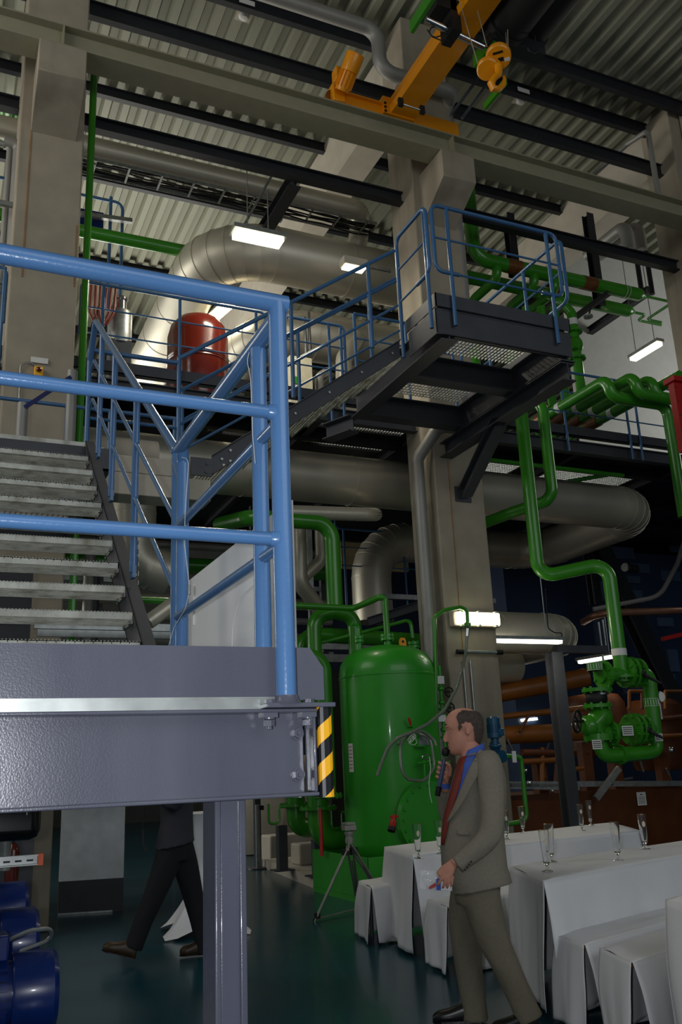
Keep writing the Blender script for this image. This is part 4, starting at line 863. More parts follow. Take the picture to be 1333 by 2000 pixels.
fn = [P(771, 1592, Y=9.55), P(765, 1622, Y=9.5)]; t = thing('hose_nozzle', 'red hose nozzle hanging at the left of the manhole', 'nozzle', fn[1]); d_ = (fn[1]-fn[0]).normalized()
MB().lathe([(0, 0), (.02, 0), (.02, .05), (.035, .07), (.038, .15), (0, .15)], fn[0], d_, 14).build('body', REDP, t); MB().lathe([(.045, .145), (.045, .19), (0, .19)], fn[0], d_, 14).build('rubber_tip', RUBBER, t); MB().box(fn[0]+d_*.02, (.1, .02, .025)).build('tap', REDP, t)
# small valves and conduits at the column
q = P(862, 1350, Y=10.2); vs_ = thing('valve_stack', 'slim stack of small green valves left of the middle column', 'valve', slide(q, 'Z', y=1480)); vs_.location = slide(q, 'Z', y=1480)
m_ = MB().cyl(slide(q, 'Z', y=1480), slide(q, 'Z', y=1300), .022, 10)
for yy in (1345, 1372, 1405, 1425): m_.ball(slide(q, 'Z', y=yy), .045, 10, (1, 1, .8))
m_.build('pipe', GREEND, vs_)
for yy in (1335, 1385, 1398, 1440): flange(MB(), slide(q, 'Z', y=yy), (0, 0, 1), .05, .012, 4).build('flange', GREEND, vs_)
for yy in (1352, 1383): c = slide(q, 'Z', y=yy)+Vector((.09, -.05, 0)); m_ = MB().tube([c+Vector((.06*math.cos(t*.5236), 0, .06*math.sin(t*.5236))) for t in range(12)], .011, 8, closed=True); m_.beam(c-Vector((.06, 0, 0)), c+Vector((.06, 0, 0)), .01, .012); m_.cyl(c, c+Vector((-.05, .04, 0)), .012, 6); m_.build('handwheel', RUBBER, vs_)
MB().box(P(860, 1328, Y=10.15), (.12, .01, .1)).build('tag', SIGNW, vs_); MB().box(P(864, 1403, Y=10.12), (.11, .01, .08)).build('tag', SIGNW, vs_)
for px in (905, 919): q = P(px, 1290, Y=10.34); MB().cyl(q, slide(q, 'Z', y=1640), .016, 8).build('conduit', GALV, label='thin steel conduit down the middle column, %s' % ('left' if px < 910 else 'right'), cat='conduit')
a = P(893, 1273, Y=10.28); b = slide(a, 'X', x=982); t = thing('clamp_rail', 'short steel bar with black ends across the middle column under the lamp', 'bar', (a+b)/2); MB().cyl(a+Vector((.08, 0, 0)), b-Vector((.08, 0, 0)), .028, 12).build('tube', GALV, t)
for s0_, s1_ in ((a, a+Vector((.1, 0, 0))), (b-Vector((.1, 0, 0)), b)): MB().cyl(s0_, s1_, .034, 10).build('end_cap', RUBBER, t)
# petrol blue pump behind the man
q = P(963, 1400, Y=9.9); PU = thing('dosing_pump', 'petrol blue motor pump behind the shoulder of the speaking man', 'pump', slide(q, 'Z', y=1560)); 
MB().lathe([(0, 0), (.07, 0), (.085, -.02), (.085, -.1), (.08, -.1), (.08, -.2), (.09, -.2), (.09, -.26), (.05, -.27), (.05, -.34), (.08, -.35), (.08, -.37), (.05, -.4), (0, -.4)], q, seg=24).build('motor', PETR, PU)
mb = MB()
for k in range(18): a = k*math.pi/9; mb.box(q+Vector((.084*math.cos(a), .084*math.sin(a), -.15)), (.012, .012, .1), Matrix.Rotation(a, 3, 'Z'))
mb.build('cooling_fins', PETR, PU); q2 = P(978, 1478, Y=9.85); MB().lathe([(0, -.05), (.075, -.05), (.08, 0), (.075, .05), (0, .05)], q2, (.3, -.95, .1), 20).build('pump_head', PETR, PU); MB().box(P(968, 1463, Y=9.95), (.1, .1, .18)).build('gear_housing', PETR, PU, bevel=.01); MB().box(P(977, 1430, Y=9.85), (.08, .08, .09)).build('terminal_box', PETR, PU, bevel=.008)
MB().cyl(q2+Vector((0, .1, -.02)), q2+Vector((0, .1, -1.5)), .04, 10).build('stand', PETR, PU)
w_ = [P(988, 1477, Y=9.9), P(1008, 1478, Y=9.9)]; w_ += walk(w_[-1]+Vector((.08, 0, -.02)), ('Zy', 1603))[0:]; w_ += [w_[-1]+Vector((-.35, .0, -.03))]
gpipe('thin green pipe hooping down beside the blue pump', w_, .03, .1, 12); MB().box(P(1005, 1478, Y=9.82), (.06, .01, .14)).build('pipe_tag', SIGNW, label='small white tag on the thin green pipe by the blue pump', cat='label')
# ------------------------------------------------------------ standpipe valves
Yq = ve[2].y-.55
V_ = thing('valve_assembly', 'green looped valve set under the standpipe, with black levers and white tags', 'valve', P(1180, 1480, Y=Yq))
J = lambda x, y, dy=0: P(x, y, Y=Yq+dy)
def fl2(q, ax, rr, n=8): return flange(MB(), q, ax, rr, .022, n).build('flange', GREEN, V_)
fl2(J(1167, 1348), (0, 0, 1), .19); MB().lathe([(.1, 0), (.13, .03), (.14, .08), (.13, .13), (.1, .16)], J(1167, 1376), (0, 0, 1), 20).build('rubber_joint', RUBBER, V_); fl2(J(1168, 1379), (0, 0, 1), .18); MB().cyl(J(1167, 1350)-Vector((0, 0, .03)), J(1167, 1350)-Vector((0, 0, .05)), .14, 18).build('steel_ring', CHROME, V_); fl2(J(1170, 1437), (0, 0, 1), .18); fl2(J(1170, 1443), (0, 0, 1), .18)
vb = MB(); vb.tube([J(1169, 1380), J(1174, 1395), J(1160, 1415), J(1170, 1438)], [.1, .14, .14, .1], 20); vb.ball(J(1176, 1400), .14, 18); vb.ball(J(1152, 1418), .13, 16); vb.tube([J(1160, 1412), J(1140, 1408)], [.11, .06], 16); vb.build('check_valve', GREEN, V_)
hw = J(1128, 1409, -.1); m_ = MB().tube([hw+Vector((.02*math.sin(t*.5236), -.0+.05*math.cos(t*.5236), .13*math.sin(t*.5236)))+Vector((.10*math.cos(t*.5236), 0, 0)) for t in range(12)], .016, 8, closed=True)
for k in range(3): a = k*math.pi/3; m_.cyl(hw-Vector((.1*math.cos(a), .05*math.cos(a), .13*math.sin(a))), hw+Vector((.1*math.cos(a), .05*math.cos(a), .13*math.sin(a))), .012, 6)
m_.cyl(hw, J(1142, 1408), .02, 8); m_.build('handwheel', RUBBER, V_)
lp = [J(1175, 1319), J(1236, 1313), J(1262, 1318, .03), J(1274, 1340), J(1282, 1445), J(1262, 1468), J(1205, 1474), J(1180, 1462), J(1171, 1440)]
lp = fillet([J(1172, 1319), J(1240, 1313), J(1268, 1316), J(1283, 1466), J(1262, 1470), J(1178, 1477), J(1171, 1438)], .22, 8); MB().tube(lp, .092, 20).build('loop_pipe', GREEN, V_)
fl2(J(1180, 1318), (1, 0, 0), .18); fl2(J(1222, 1313), (1, 0, 0), .2); fl2(J(1232, 1313), (1, 0, 0), .2); fl2(J(1246, 1314), (1, 0, 0), .19)
MB().tube([J(1176, 1432, 0), J(1235, 1424, 0)], .085, 18).build('cross_pipe', GREEN, V_); fl2(J(1192, 1433), (1, 0, 0), .17); fl2(J(1234, 1425), (1, 0, 0), .2); fl2(J(1244, 1424), (1, 0, 0), .2); fl2(J(1258, 1424), (1, 0, 0), .18); MB().tube([J(1240, 1424), J(1278, 1424)], .09, 18).build('cross_pipe', GREEN, V_); fl2(J(1212, 1474), (1, .1, 0), .12, 4)
for a, b in (((1254, 1315), (1292, 1335)), ((1265, 1425), (1297, 1442))): m_ = MB().ball(J(*a, -.16), .055, 12); m_.tube([J(*a, -.16), J(*b, -.3)], [.03, .014], 8); m_.build('lever', RUBBER, V_, label='black lever')
for c, w_, h_ in (((1167, 1454), .14, .11), ((1227, 1427), .17, .12), ((1288, 1440), .12, .09)): 
    tg_ = MB().box(J(*c, -.2), (w_, .006, h_)).build('tag', SIGNW, V_, label='white printed tag'); m_ = MB()
    for k in range(4): m_.box(J(*c, -.204)+Vector((0, 0, h_*(.3-.2*k))), (w_*.85, .002, h_*.07))
    m_.build('print_lines', SIGNK, tg_)
for c in ((1162, 1302), (1273, 1372)):
    bz = J(*c); m_ = MB().cyl(bz-Vector((0, 0, .05)), bz+Vector((0, 0, .05)), .096, 20); bd = m_.build('label_band', GREEN, V_)
    m_ = MB()
    for k in range(-3, 4): a = -math.pi/2+k*.36-.45; m_.box(bz+Vector((.098*math.cos(a), .098*math.sin(a), 0)), (.006, .006, .07), Matrix.Rotation(a, 3, 'Z'))
    m_.cyl(bz+Vector((0, 0, .045)), bz+Vector((0, 0, .05)), .098, 20); m_.cyl(bz-Vector((0, 0, .05)), bz-Vector((0, 0, .045)), .098, 20); m_.build('band_print', SIGNW, bd)
gd = J(1288, 1361, .5); t = thing('pressure_gauge', 'round white pressure gauge right of the green valve loop', 'gauge', gd); MB().lathe([(0, -.02), (.075, -.02), (.075, .03), (0, .03)], gd, (-.4, -.9, 0), 20).build('dial', SIGNW, t); MB().tube([gd+Vector((.075*math.cos(a*.5236)*.9, .03*math.cos(a*.5236)-.03, .075*math.sin(a*.5236))) for a in range(12)], .008, 6, closed=True).build('rim', CHROME, t); MB().cyl(gd+Vector((0, 0, -.07)), gd+Vector((0, 0, -.3)), .01, 6).build('stem', GALV, t)
# ------------------------------------------------------------ orange machine in the background
def opipe(label, a, b, Z, r, m=ORG): 
    p_, q_ = P(*a, Z=Z), P(*b, Z=Z); return MB().cyl(p_, q_, r, 24).build('orange_pipe', m, label=label, cat='pipe')
OM = thing('orange_machine', 'big orange-brown heat pump machine with long pipes in the dim background', 'machine', (12, 13.2, 0))
def ob(n, m, mb): return mb.build(n, m, OM)
ym_ = 13.0; K = lambda x, y, dy=0: P(x, y, Y=ym_+dy)
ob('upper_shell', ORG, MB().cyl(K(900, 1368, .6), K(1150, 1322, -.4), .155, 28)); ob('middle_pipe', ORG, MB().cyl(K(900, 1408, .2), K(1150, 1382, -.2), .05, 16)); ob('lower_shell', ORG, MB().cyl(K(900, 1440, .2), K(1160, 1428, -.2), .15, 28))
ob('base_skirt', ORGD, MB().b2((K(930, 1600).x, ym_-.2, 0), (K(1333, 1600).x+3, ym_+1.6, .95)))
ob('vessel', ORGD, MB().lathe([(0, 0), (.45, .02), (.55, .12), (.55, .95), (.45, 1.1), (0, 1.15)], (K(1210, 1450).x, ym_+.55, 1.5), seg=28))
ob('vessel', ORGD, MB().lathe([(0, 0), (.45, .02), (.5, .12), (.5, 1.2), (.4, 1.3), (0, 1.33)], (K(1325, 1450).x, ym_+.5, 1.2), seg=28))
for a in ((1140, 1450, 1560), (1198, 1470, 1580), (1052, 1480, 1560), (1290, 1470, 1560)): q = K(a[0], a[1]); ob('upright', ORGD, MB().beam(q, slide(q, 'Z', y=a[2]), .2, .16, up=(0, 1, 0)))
for a in ((990, 1532, 1333, 1530), (985, 1535, 1130, 1538)): ob('cross_rail', GALV, MB().beam(K(a[0], a[1], -.3), K(a[2], a[3], -.3), .08, .09))
ob('cross_rail', GALV, MB().beam(K(1165, 1560, -.5), K(1210, 1500, -.5), .06, .1))
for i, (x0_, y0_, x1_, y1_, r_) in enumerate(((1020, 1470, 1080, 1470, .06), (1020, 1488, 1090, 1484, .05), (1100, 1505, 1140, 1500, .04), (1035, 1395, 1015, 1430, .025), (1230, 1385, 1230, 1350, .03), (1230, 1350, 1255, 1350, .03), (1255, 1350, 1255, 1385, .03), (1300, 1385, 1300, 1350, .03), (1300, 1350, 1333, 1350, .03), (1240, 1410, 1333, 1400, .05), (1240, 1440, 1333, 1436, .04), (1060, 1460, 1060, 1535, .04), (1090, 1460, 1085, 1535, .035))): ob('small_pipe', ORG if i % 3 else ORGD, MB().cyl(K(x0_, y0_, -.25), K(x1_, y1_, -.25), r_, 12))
for c in ((1035, 1530, .045), (1028, 1505, .03), (1312, 1465, .06), (1232, 1465, .04), (1195, 1530, .035), (1080, 1545, .03)): ob('steel_fitting', CHROME, MB().ball(K(c[0], c[1], -.4), c[2], 10))
rng = random.Random(5)
for k in range(10): x = 1000+rng.random()*320; y = 1455+rng.random()*70; q = K(x, y, -.1); ob('small_pipe', [ORGD, DARK, GALV][k % 3], MB().cyl(q, q+Vector((rng.uniform(-.3, .3), .1, rng.uniform(-.5, .5))), .022, 8))
sg = K(1254, 1560, -.23); s_ = MB().box(sg, (.2, .006, .22)).build('paper_sign', SIGNW, label='white paper notice on the orange machine skirt', cat='sign'); m_ = MB()
for k in range(5): m_.box(sg+Vector((0, -.004, .03-.026*k)), (.14, .002, .006))
m_.box(sg+Vector((0, -.004, .07)), (.06, .002, .014)); m_.build('print_lines', SIGNK, s_)
q = P(1082, 1275, Y=11.4); b_ = slide(q, 'Z', y=1625); b_.z = 0; MB().beam(q, b_, .2, .2, up=(0, 1, 0), sect='I', t=.02).build('steel_post', DARK, label='dark grey steel post in front of the orange machine', cat='post')
q = P(1085, 1268, Y=11.5); MB().beam(q, q+Vector((1.0, 0, 0)), .12, .12).build('steel_beam', DARK, label='dark horizontal beam joined to the grey steel post under the tube lamp', cat='beam')
# blue clad machine wall, pipes and braces on the right
BW = thing('blue_clad_unit', 'dark blue panelled boiler wall with rectangular panels, right background', 'boiler', (15, 15.6, 0))
MB().b2((11.2, 16.0, 0), (22, 18.5, 6.15)).build('casing', NAVY, BW)
PNL = mat('blue grey panel', (86, 104, 130), .35, .3, var=.25, scale=.8)
for i, c in enumerate(((1215, 1080, 50, 26), (1250, 1110, 40, 20), (1232, 1132, 38, 16), (1240, 1165, 34, 26), (1310, 1125, 40, 22), (1180, 1155, 30, 40), (1300, 1215, 34, 18), (1316, 1290, 26, 44), (1300, 1325, 40, 16), (1325, 1070, 30, 20), (1240, 1330, 50, 50), (1180, 1240, 40, 60))):
    a = P(c[0]-c[2]/2, c[1]-c[3]/2, Y=15.95); b = P(c[0]+c[2]/2, c[1]+c[3]/2, Y=15.95); MB().b2((a.x, 15.93, b.z), (b.x, 16.0, a.z)).build('panel', PNL, BW)
MB().beam(P(1172, 1070, Y=14.6), P(1330, 1400, Y=14.6), .35, .3, up=(0, 1, 0), sect='I', t=.03).build('diagonal_brace', BLACK, label='black diagonal brace in front of the blue boiler wall', cat='brace')
MB().beam(P(1150, 1070, Y=14.9), P(1165, 1180, Y=14.9), .2, .2, up=(0, 1, 0), sect='I', t=.03).build('steel_post', BLACK, label='short black post left of the diagonal brace', cat='post')
w_ = [P(1140, 1215, Y=12.4), P(1170, 1197, Y=11.6), P(1345, 1192, Y=11.6)]; pipe('copper_pipe', 'brownish pipe running right from behind the green standpipe', 'pipe', w_, .06, mat('aged copper', (150, 108, 88), .35, .6), .25, 14, nb=5)
w_ = [P(1160, 1190, Y=13), P(1290, 1165, Y=12.6), P(1325, 1100, Y=12.6), P(1345, 1030, Y=12.6)]; pipe('grey_hose', 'grey cable bundle curving up at the right edge', 'hose', w_, .045, DUCTW, .6, 10)
a = P(1295, 1248, Y=12); MB().beam(a, P(1345, 1236, Y=12), .08, .07).build('red_bar', REDP, label='red horizontal bar at the right edge above the orange machine', cat='bar')
for px, y0_, y1_ in ((1206, 1210, 1310), (1170, 1215, 1300), (1178, 1210, 1260)): q = P(px, y0_, Y=12.8); MB().cyl(q, slide(q, 'Z', y=y1_), .02, 8).build('steel_rod', GALV, label='thin vertical steel rod near the short tube lamp, at %s' % {1206: 'its right', 1170: 'the standpipe', 1178: 'its middle'}[px], cat='rod')
q = P(1222, 1108, Y=13.4); t = thing('spotlight', 'small twin-lens lamp head in front of the blue boiler wall', 'lamp', q); MB().cyl(q, q+Vector((.35, .1, 0)), .09, 14).build('barrel', BLACK, t); MB().lathe([(0, 0), (.085, 0), (.085, .01), (0, .01)], q, (-1, -.5, 0), 16).build('lens', GALV, t)
# warm pale wall panel deep behind ducts, stair braces
mb = MB(); a = P(664, 1020, Y=17.5); b = P(690, 1110, Y=17.5); mb.b2((a.x, 17.5, b.z), (b.x+1.4, 17.6, a.z)); mb.build('wall_rear_panel', mat('warm pale plaster', (214, 196, 150), .8), kind='structure')
deckrail('dark blue railing deep behind the green riser', P(655, 1020, Y=15).x, P(860, 1020, Y=15).x, [P(673, 1080, Y=15).x, P(790, 1080, Y=15).x], y=15.0, zt=P(700, 1035, Y=15).z, zb=P(700, 1190, Y=15).z, name='lower_railing')
a = P(745, 1165, Y=12.9); MB().beam(a, a+Vector((2.2, 0, 0)), .1, .08).build('perforated_beam', GALV, label='perforated steel rail right of the vertical duct bend', cat='rail')
a = P(700, 1235, Y=13.2); MB().beam(P(720, 1215, Y=13.2), P(830, 1180, Y=12.7), .12, .14, sect='I').build('steel_beam', DARK, label='dark sloping steel beam below the perforated rail', cat='beam')
for k, (px, yy) in enumerate(((600, 1260), (600, 1285))): a = P(570, yy, Y=13); MB().beam(a, a+Vector((1.6, 0, 0)), .08, .12).build('cable_tray', GALV, label='perforated cable tray behind the green pipes beside the tank, %s' % ('upper' if k == 0 else 'lower'), cat='cable tray')
q = P(602, 1000, Y=13); MB().beam(q, slide(q, 'Z', y=1300), .08, .08, up=(0, 1, 0)).build('strut_rail', GALV, label='tall perforated strut behind the green riser', cat='rail')
MB().b2((P(640, 1330, Y=12.6).x, 12.6, 0), (P(690, 1330, Y=12.6).x+.3, 13.2, P(640, 1310, Y=12.6).z)).build('black_cabinet', RUBBER, label='black cabinet in the gap left of the green tank', cat='cabinet')
# ------------------------------------------------------------ tables and benches under white stretch cloths
def cover(name, label, cat, quad, zt_, hem, flare, group=None, slit=.45, seed=1, parts=()):
    rg = random.Random(seed); q = [Vector((a[0], a[1], 0)) for a in quad]; mb = MB(); cen = sum(q, Vector())/4
    n = 16
    top = []
    for i in range(n+1):
        for j in range(n+1):
            u, v = i/n, j/n; p_ = (q[0]*(1-u)+q[1]*u)*(1-v)+(q[3]*(1-u)+q[2]*u)*v
            sag = -.006*math.sin(u*9+seed)*math.sin(v*7)-(.008 if (i in (0, n) or j in (0, n)) else 0); top.append((p_.x, p_.y, zt_+sag))
    mb.add(top, [(i*(n+1)+j, (i+1)*(n+1)+j, (i+1)*(n+1)+j+1, i*(n+1)+j+1) for i in range(n) for j in range(n)], True)
    for s in range(4):
        a, b = q[s], q[(s+1) % 4]; L = (b-a).length; d = (b-a)/L; out = Vector((d.y, -d.x, 0))
        if out.dot(a-cen) < 0: out = -out
        nu = max(24, int(L/.03)); nv = 20; vs = []; ph = rg.uniform(0, 6); fr = rg.uniform(8, 12)
        for j in range(nv+1):
            v = j/nv
            for i in range(nu+1):
                u = i/nu; w = u*L; open_ = max(0, v-slit)/(1-slit)
                e0 = min(w, L-w); pull = .0 if v < slit else 0
                wi = w
                if v > slit:
                    g_ = .028*open_**1.1
                    if w < .35: wi = w+g_*(1-w/.35)*.8
                    if L-w < .35: wi = w-g_*(1-(L-w)/.35)*.8
                fold = (.5+.5*math.sin(w*fr+ph))*.035*v+.012*v*math.sin(w*31+ph*2)*math.exp(-e0*3)
                tens = .02*math.exp(-((e0-.08)/.12)**2)*math.sin(v*3.1)
                o = flare*v**1.2+fold+tens+.006*math.sin(v*5+w*4)
                z = zt_-.008-(zt_-hem)*v+.012*v*math.sin(w*5+ph)
                p_ = a+d*wi+out*o; vs.append((p_.x, p_.y, z))
        mb.add(vs, [(j*(nu+1)+i, j*(nu+1)+i+1, (j+1)*(nu+1)+i+1, (j+1)*(nu+1)+i) for j in range(nv) for i in range(nu)], True)
    o = mb.build(name, CLOTH, label=label, cat=cat, group=group)
    sd_ = o.modifiers.new('thickness', 'SOLIDIFY'); sd_.thickness = .003; sd_.offset = -1
    return o
WOOD = mat('varnished pine', (170, 120, 66), .4, var=.2, scale=4)
def undertable(kind, label, quad, zt_, cat):
    q = [Vector((a[0], a[1], 0)) for a in quad]; c = sum(q, Vector())/4; ins = [c+(p_-c)*.93 for p_ in q]
    t = thing(kind, label, cat, (c.x, c.y, 0)); mb = MB().prism([(p_.x, p_.y, zt_-.05) for p_ in ins], (0, 0, .028)); mb.build('top', WOOD, t)
    for p_ in ins: p2_ = c+(p_-c)*.6; MB().cyl((p2_.x, p2_.y, 0), (p2_.x, p2_.y, zt_-.05), .018, 8).build('leg', DARK, t)
U_ = Vector((.962, .272, 0)); 
def pq(x, y, z): p_ = P(x, y, Z=z); return Vector((p_.x, p_.y, 0))
B_ = pq(1062, 1720.5, .77); A_ = pq(997, 1690, .77)
near = [B_, B_+Vector((.957, .29, 0))*2.9, A_+Vector((.971, .238, 0))*2.9, A_]
far = [pq(806, 1670, .77), pq(1249, 1621, .77), pq(1196, 1606, .77), pq(752, 1653, .77)]
edge_ = [pq(1292, 1757, .77), pq(1292, 1757, .77)+Vector((1.6, .42, 0)), pq(1292, 1757, .77)+Vector((1.8, 1.1, 0)), pq(1292, 1757, .77)+Vector((.16, .5, 0))]
edge_ = [edge_[3]+Vector((-.3, -1.15, 0)), edge_[1]+Vector((-.1, -.85, 0)), edge_[1], edge_[0]+Vector((.03, .0, 0))]
near_lab = ('cloth-covered table right of the speaking man, four beer glasses on it', 'far cloth-covered table behind the speaking man, six beer glasses on it', 'cloth-covered table cut by the right edge, nearest the camera')
TQ = []
for qd, lb_, hem in ((near, near_lab[0], .06), (far, near_lab[1], .05), (edge_, near_lab[2], .05)):
    cover('tablecloth', 'white draped '+lb_.replace('cloth-covered table', 'cloth of the table'), 'tablecloth', qd, .775, hem, .035, 'white cloths on tables and benches', .42, len(TQ)+2); undertable('folding_table', 'wooden table under the '+lb_.replace('cloth-covered ', ''), qd, .765, 'table'); TQ.append(qd)
def bench(tl, tr_, L, lab, seed, w=None):
    a = pq(*tl, .47); b = pq(*tr_, .47); qd = [b, b+U_*L, a+U_*L, a]
    cover('bench_cover', 'white cover on the '+lab, 'bench cover', qd, .475, .03, .03, 'white cloths on tables and benches', .5, seed); undertable('wooden_bench', 'wooden bench under the '+lab.replace('bench ', 'cover ', 1), qd, .465, 'bench')
bench((702, 1720), (726, 1733), .42, 'bench beyond the far table, left of the camera tripod feet'.replace('left of the camera tripod feet', 'right of the tripod'), 11)
bench((836, 1757), (876, 1770), 2.0, 'bench just left of the speaking man legs'.replace('man legs', "man's legs"), 12)
bench((1086, 1824.5), (1143, 1844), 2.2, 'bench directly in front of the glasses table', 13)
bench((1173, 1849), (1236, 1878), 1.8, 'bench nearest the lower right corner, half hidden by the edge table', 14)
# beer glasses
def glass(px, py, lab, h=.255, r=.034, sc_=1.0):
    p_ = P(px, py, Z=.777); t = thing('beer_glass', lab, 'glass', p_, 'empty beer glasses on the white tables')
    o_ = [(.0, .0), (r*1.05, .001), (r*1.08, .004), (r*.8, .008), (r*.22, .014), (r*.18, .022), (r*.32, .028), (r*.2, .034), (r*.45, .044), (r*.62, .06), (r*.72, .1), (r*.88, .18), (r, h)]
    i_ = [(r*.94, h), (r*.82, .18), (r*.66, .1), (r*.5, .066), (.0, .058)]
    MB().lathe([(a*sc_, b*sc_) for a, b in o_+i_], p_, seg=28).build('bowl', GLASSM, t)
    MB().lathe([(r*1.002, h-.0015), (r*1.005, h), (r*.94, h+.0005)], p_, seg=28).build('gold_rim', mat('gilt rim', (190, 140, 60), .2, .9), t)
    m_ = MB(); a0 = math.atan2(-p_.y, -p_.x)+.3
    for k in range(16):
        pass
    vs = []; c_z = .185
    for i in range(17):
        a = i*math.pi/8; vs.append(p_+Vector((math.cos(a0+.42*math.cos(a))*r*.93, math.sin(a0+.42*math.cos(a))*r*.93, c_z+.021*math.sin(a))))
    c0_ = p_+Vector((math.cos(a0)*r*.95, math.sin(a0)*r*.95, c_z)); m_.add([c0_]+vs, [(0, i+1, i+2) for i in range(16)]); m_.build('emblem', mat('glass emblem', (206, 196, 176), .5), t)
    return t
for px, py, lab in ((1070, 1703, 'beer glass nearest the speaking man on the near table'), (1079, 1684, 'beer glass half hidden straight behind the one nearest the man'), (1209, 1681, 'beer glass in the middle of the near table'), (1262, 1659, 'beer glass farthest right on the near table'),
    (818, 1677, 'beer glass alone on the left end of the far table, against the green tank'), (861, 1668, "beer glass mostly hidden by the speaking man's lapel"), (991, 1639, "beer glass touching the speaking man's back outline on the far table"), (1023, 1627, 'beer glass in front of the bottom of the thin green pipe'), (1138, 1623, 'beer glass with brown round emblem, left of the last pair on the far table'), (1155, 1612, 'beer glass on the rear edge of the far table, rightmost there')): glass(px, py, lab)
# ------------------------------------------------------------ tripod
tp = P(690, 1625, Y=9.0); base = Vector((tp.x, 9.0, 0)); TP = thing('camera_tripod', 'empty grey camera tripod with spreader, standing before the green skid', 'tripod', base)
f_ = [P(615, 1800, Z=0), P(738, 1765, Z=0), P(702, 1775, Z=0)]
hub = P(683, 1648, Y=9.0); f_[2] = P(697, 1790, Z=0)+Vector((.25, .35, 0)); f_[1] = Vector((hub.x+.55, hub.y+.2, 0)); f_[2] = Vector((hub.x+.12, hub.y-.5, 0)) if False else P(701, 1768, Z=0)
ALU = mat('tripod aluminium', (150, 148, 140), .35, .5)
for i, q in enumerate(f_):
    d = (q-hub).normalized(); sd = d.cross(Vector((0, 0, 1))).normalized()*.03; m_ = MB(); m_.cyl(hub+sd+d*.04, q+sd*.5, .012, 10); m_.cyl(hub-sd+d*.04, q-sd*.5, .012, 10); m_.cyl(hub+d*.3, q, .008, 8); lg = m_.build('leg', ALU, TP)
    m_ = MB(); m_.box(hub+d*.09, (.07, .06, .06)); m_.box(q-d*.06, (.05, .05, .05)); m_.build('clamp', RUBBER, lg); MB().ball(q+Vector((0, 0, .015)), .022, 8).build('foot', RUBBER, lg)
m_ = MB(); cc = (f_[0]+f_[1]+f_[2])/3+Vector((0, 0, .03))
for q in f_: m_.beam(cc, q+Vector((0, 0, .02)), .03, .012)
m_.build('spreader', ALU, TP)
m_ = MB(); m_.lathe([(0, 0), (.04, 0), (.045, .04), (.035, .07), (.05, .1), (.05, .12), (0, .12)], hub+Vector((0, 0, .0)), seg=16); m_.box(hub+Vector((0, 0, .16)), (.13, .09, .05)); m_.box(hub+Vector((.0, 0, .2)), (.1, .12, .02)); m_.cyl(hub+Vector((.08, 0, .14)), hub+Vector((.02, 0, .14)), .02, 10); m_.build('fluid_head', DUCTW, TP); MB().cyl(hub+Vector((.0, -.02, .12)), hub+Vector((-.06, -.1, -.06)), .009, 8).build('pan_bar', ALU, TP)
# ------------------------------------------------------------ floor things seen under the landing
pl = thing('concrete_plinth', 'low pale concrete plinth on the floor under the green bends', 'plinth', (5.3, 13, 0)); pa_ = P(514.5, 1695, Z=0); pb_ = P(622, 1738.5, Z=0)
MB().prism([(pa_.x, pa_.y, 0), (pb_.x, pb_.y, 0), (pb_.x+1.4, pb_.y+.1, 0), (pa_.x+1.6, pa_.y+.1, 0)], (0, 0, .13)).build('slab', CONCL, pl)
q = P(565, 1630, Y=15.5); MB().b2((q.x-.35, 15.5, 0), (q.x+1.2, 16.0, q.z+.0)).build('concrete_block', CONCL, label='pale concrete block behind the green bends, left one', cat='block', bevel=.03)
q = P(598, 1655, Y=13.2); MB().b2((q.x-.1, 13.2, .13), (q.x+.3, 13.6, q.z+.05)).build('concrete_block', CONCL, label='small pale concrete block standing on the low plinth', cat='block', bevel=.03)
for px, y0_, y1_, Yv in ((550, 1612, 1688, 12.8), (620, 1640, 1722, 11.7)):
    q = P(px, y0_, Y=Yv); b2_ = Vector((q.x, q.y, .13)); t = thing('pipe_stand', 'grey steel foot under the %s green bend' % ('left' if px < 600 else 'right'), 'support', b2_); MB().beam(q, b2_, .13, .13, up=(0, 1, 0)).build('post', DARK, t); MB().box(b2_+Vector((0, 0, .01)), (.28, .28, .02)).build('foot_plate', DARK, t)
q = P(626, 1580, Y=10.9); MB().cyl(q, slide(q, 'Z', y=1672), .025, 8).build('red_rod', REDP, label='red upright rod beside the right green bend', cat='rod')
for k, (px, py) in enumerate(((525, 1590), (648, 1600))): a = P(px, py, Y=11.2); pts = fillet([a+Vector((0, 0, .12)), a-Vector((0, 0, .12)), a+Vector((.14, 0, -.12)), a+Vector((.14, 0, .08)), a+Vector((.2, 0, .08))], .05); MB().tube(pts, .016, 8).build('drain_tube', GREEN, label='small green U-shaped drain tube at the %s green bend' % ('left', 'right')[k], cat='tube')
WT = thing('white_vessel', 'large pale horizontal vessel lying behind the landing leg', 'vessel', (5.9, 17, .5)); q = P(540, 1590, Y=17); MB().lathe([(0, -.05), (.5, .0), (.85, .2), (.95, .5), (.95, 3), (0, 3.2)], (q.x-.7, 17, q.z+.15), (.8, .6, 0), 40).build('shell', CONCL, WT); MB().lathe([(0, 0), (.4, 0), (.4, .35), (0, .35)], (q.x-.1, 16.6, 0), seg=24).build('foot_drum', GALV, WT)
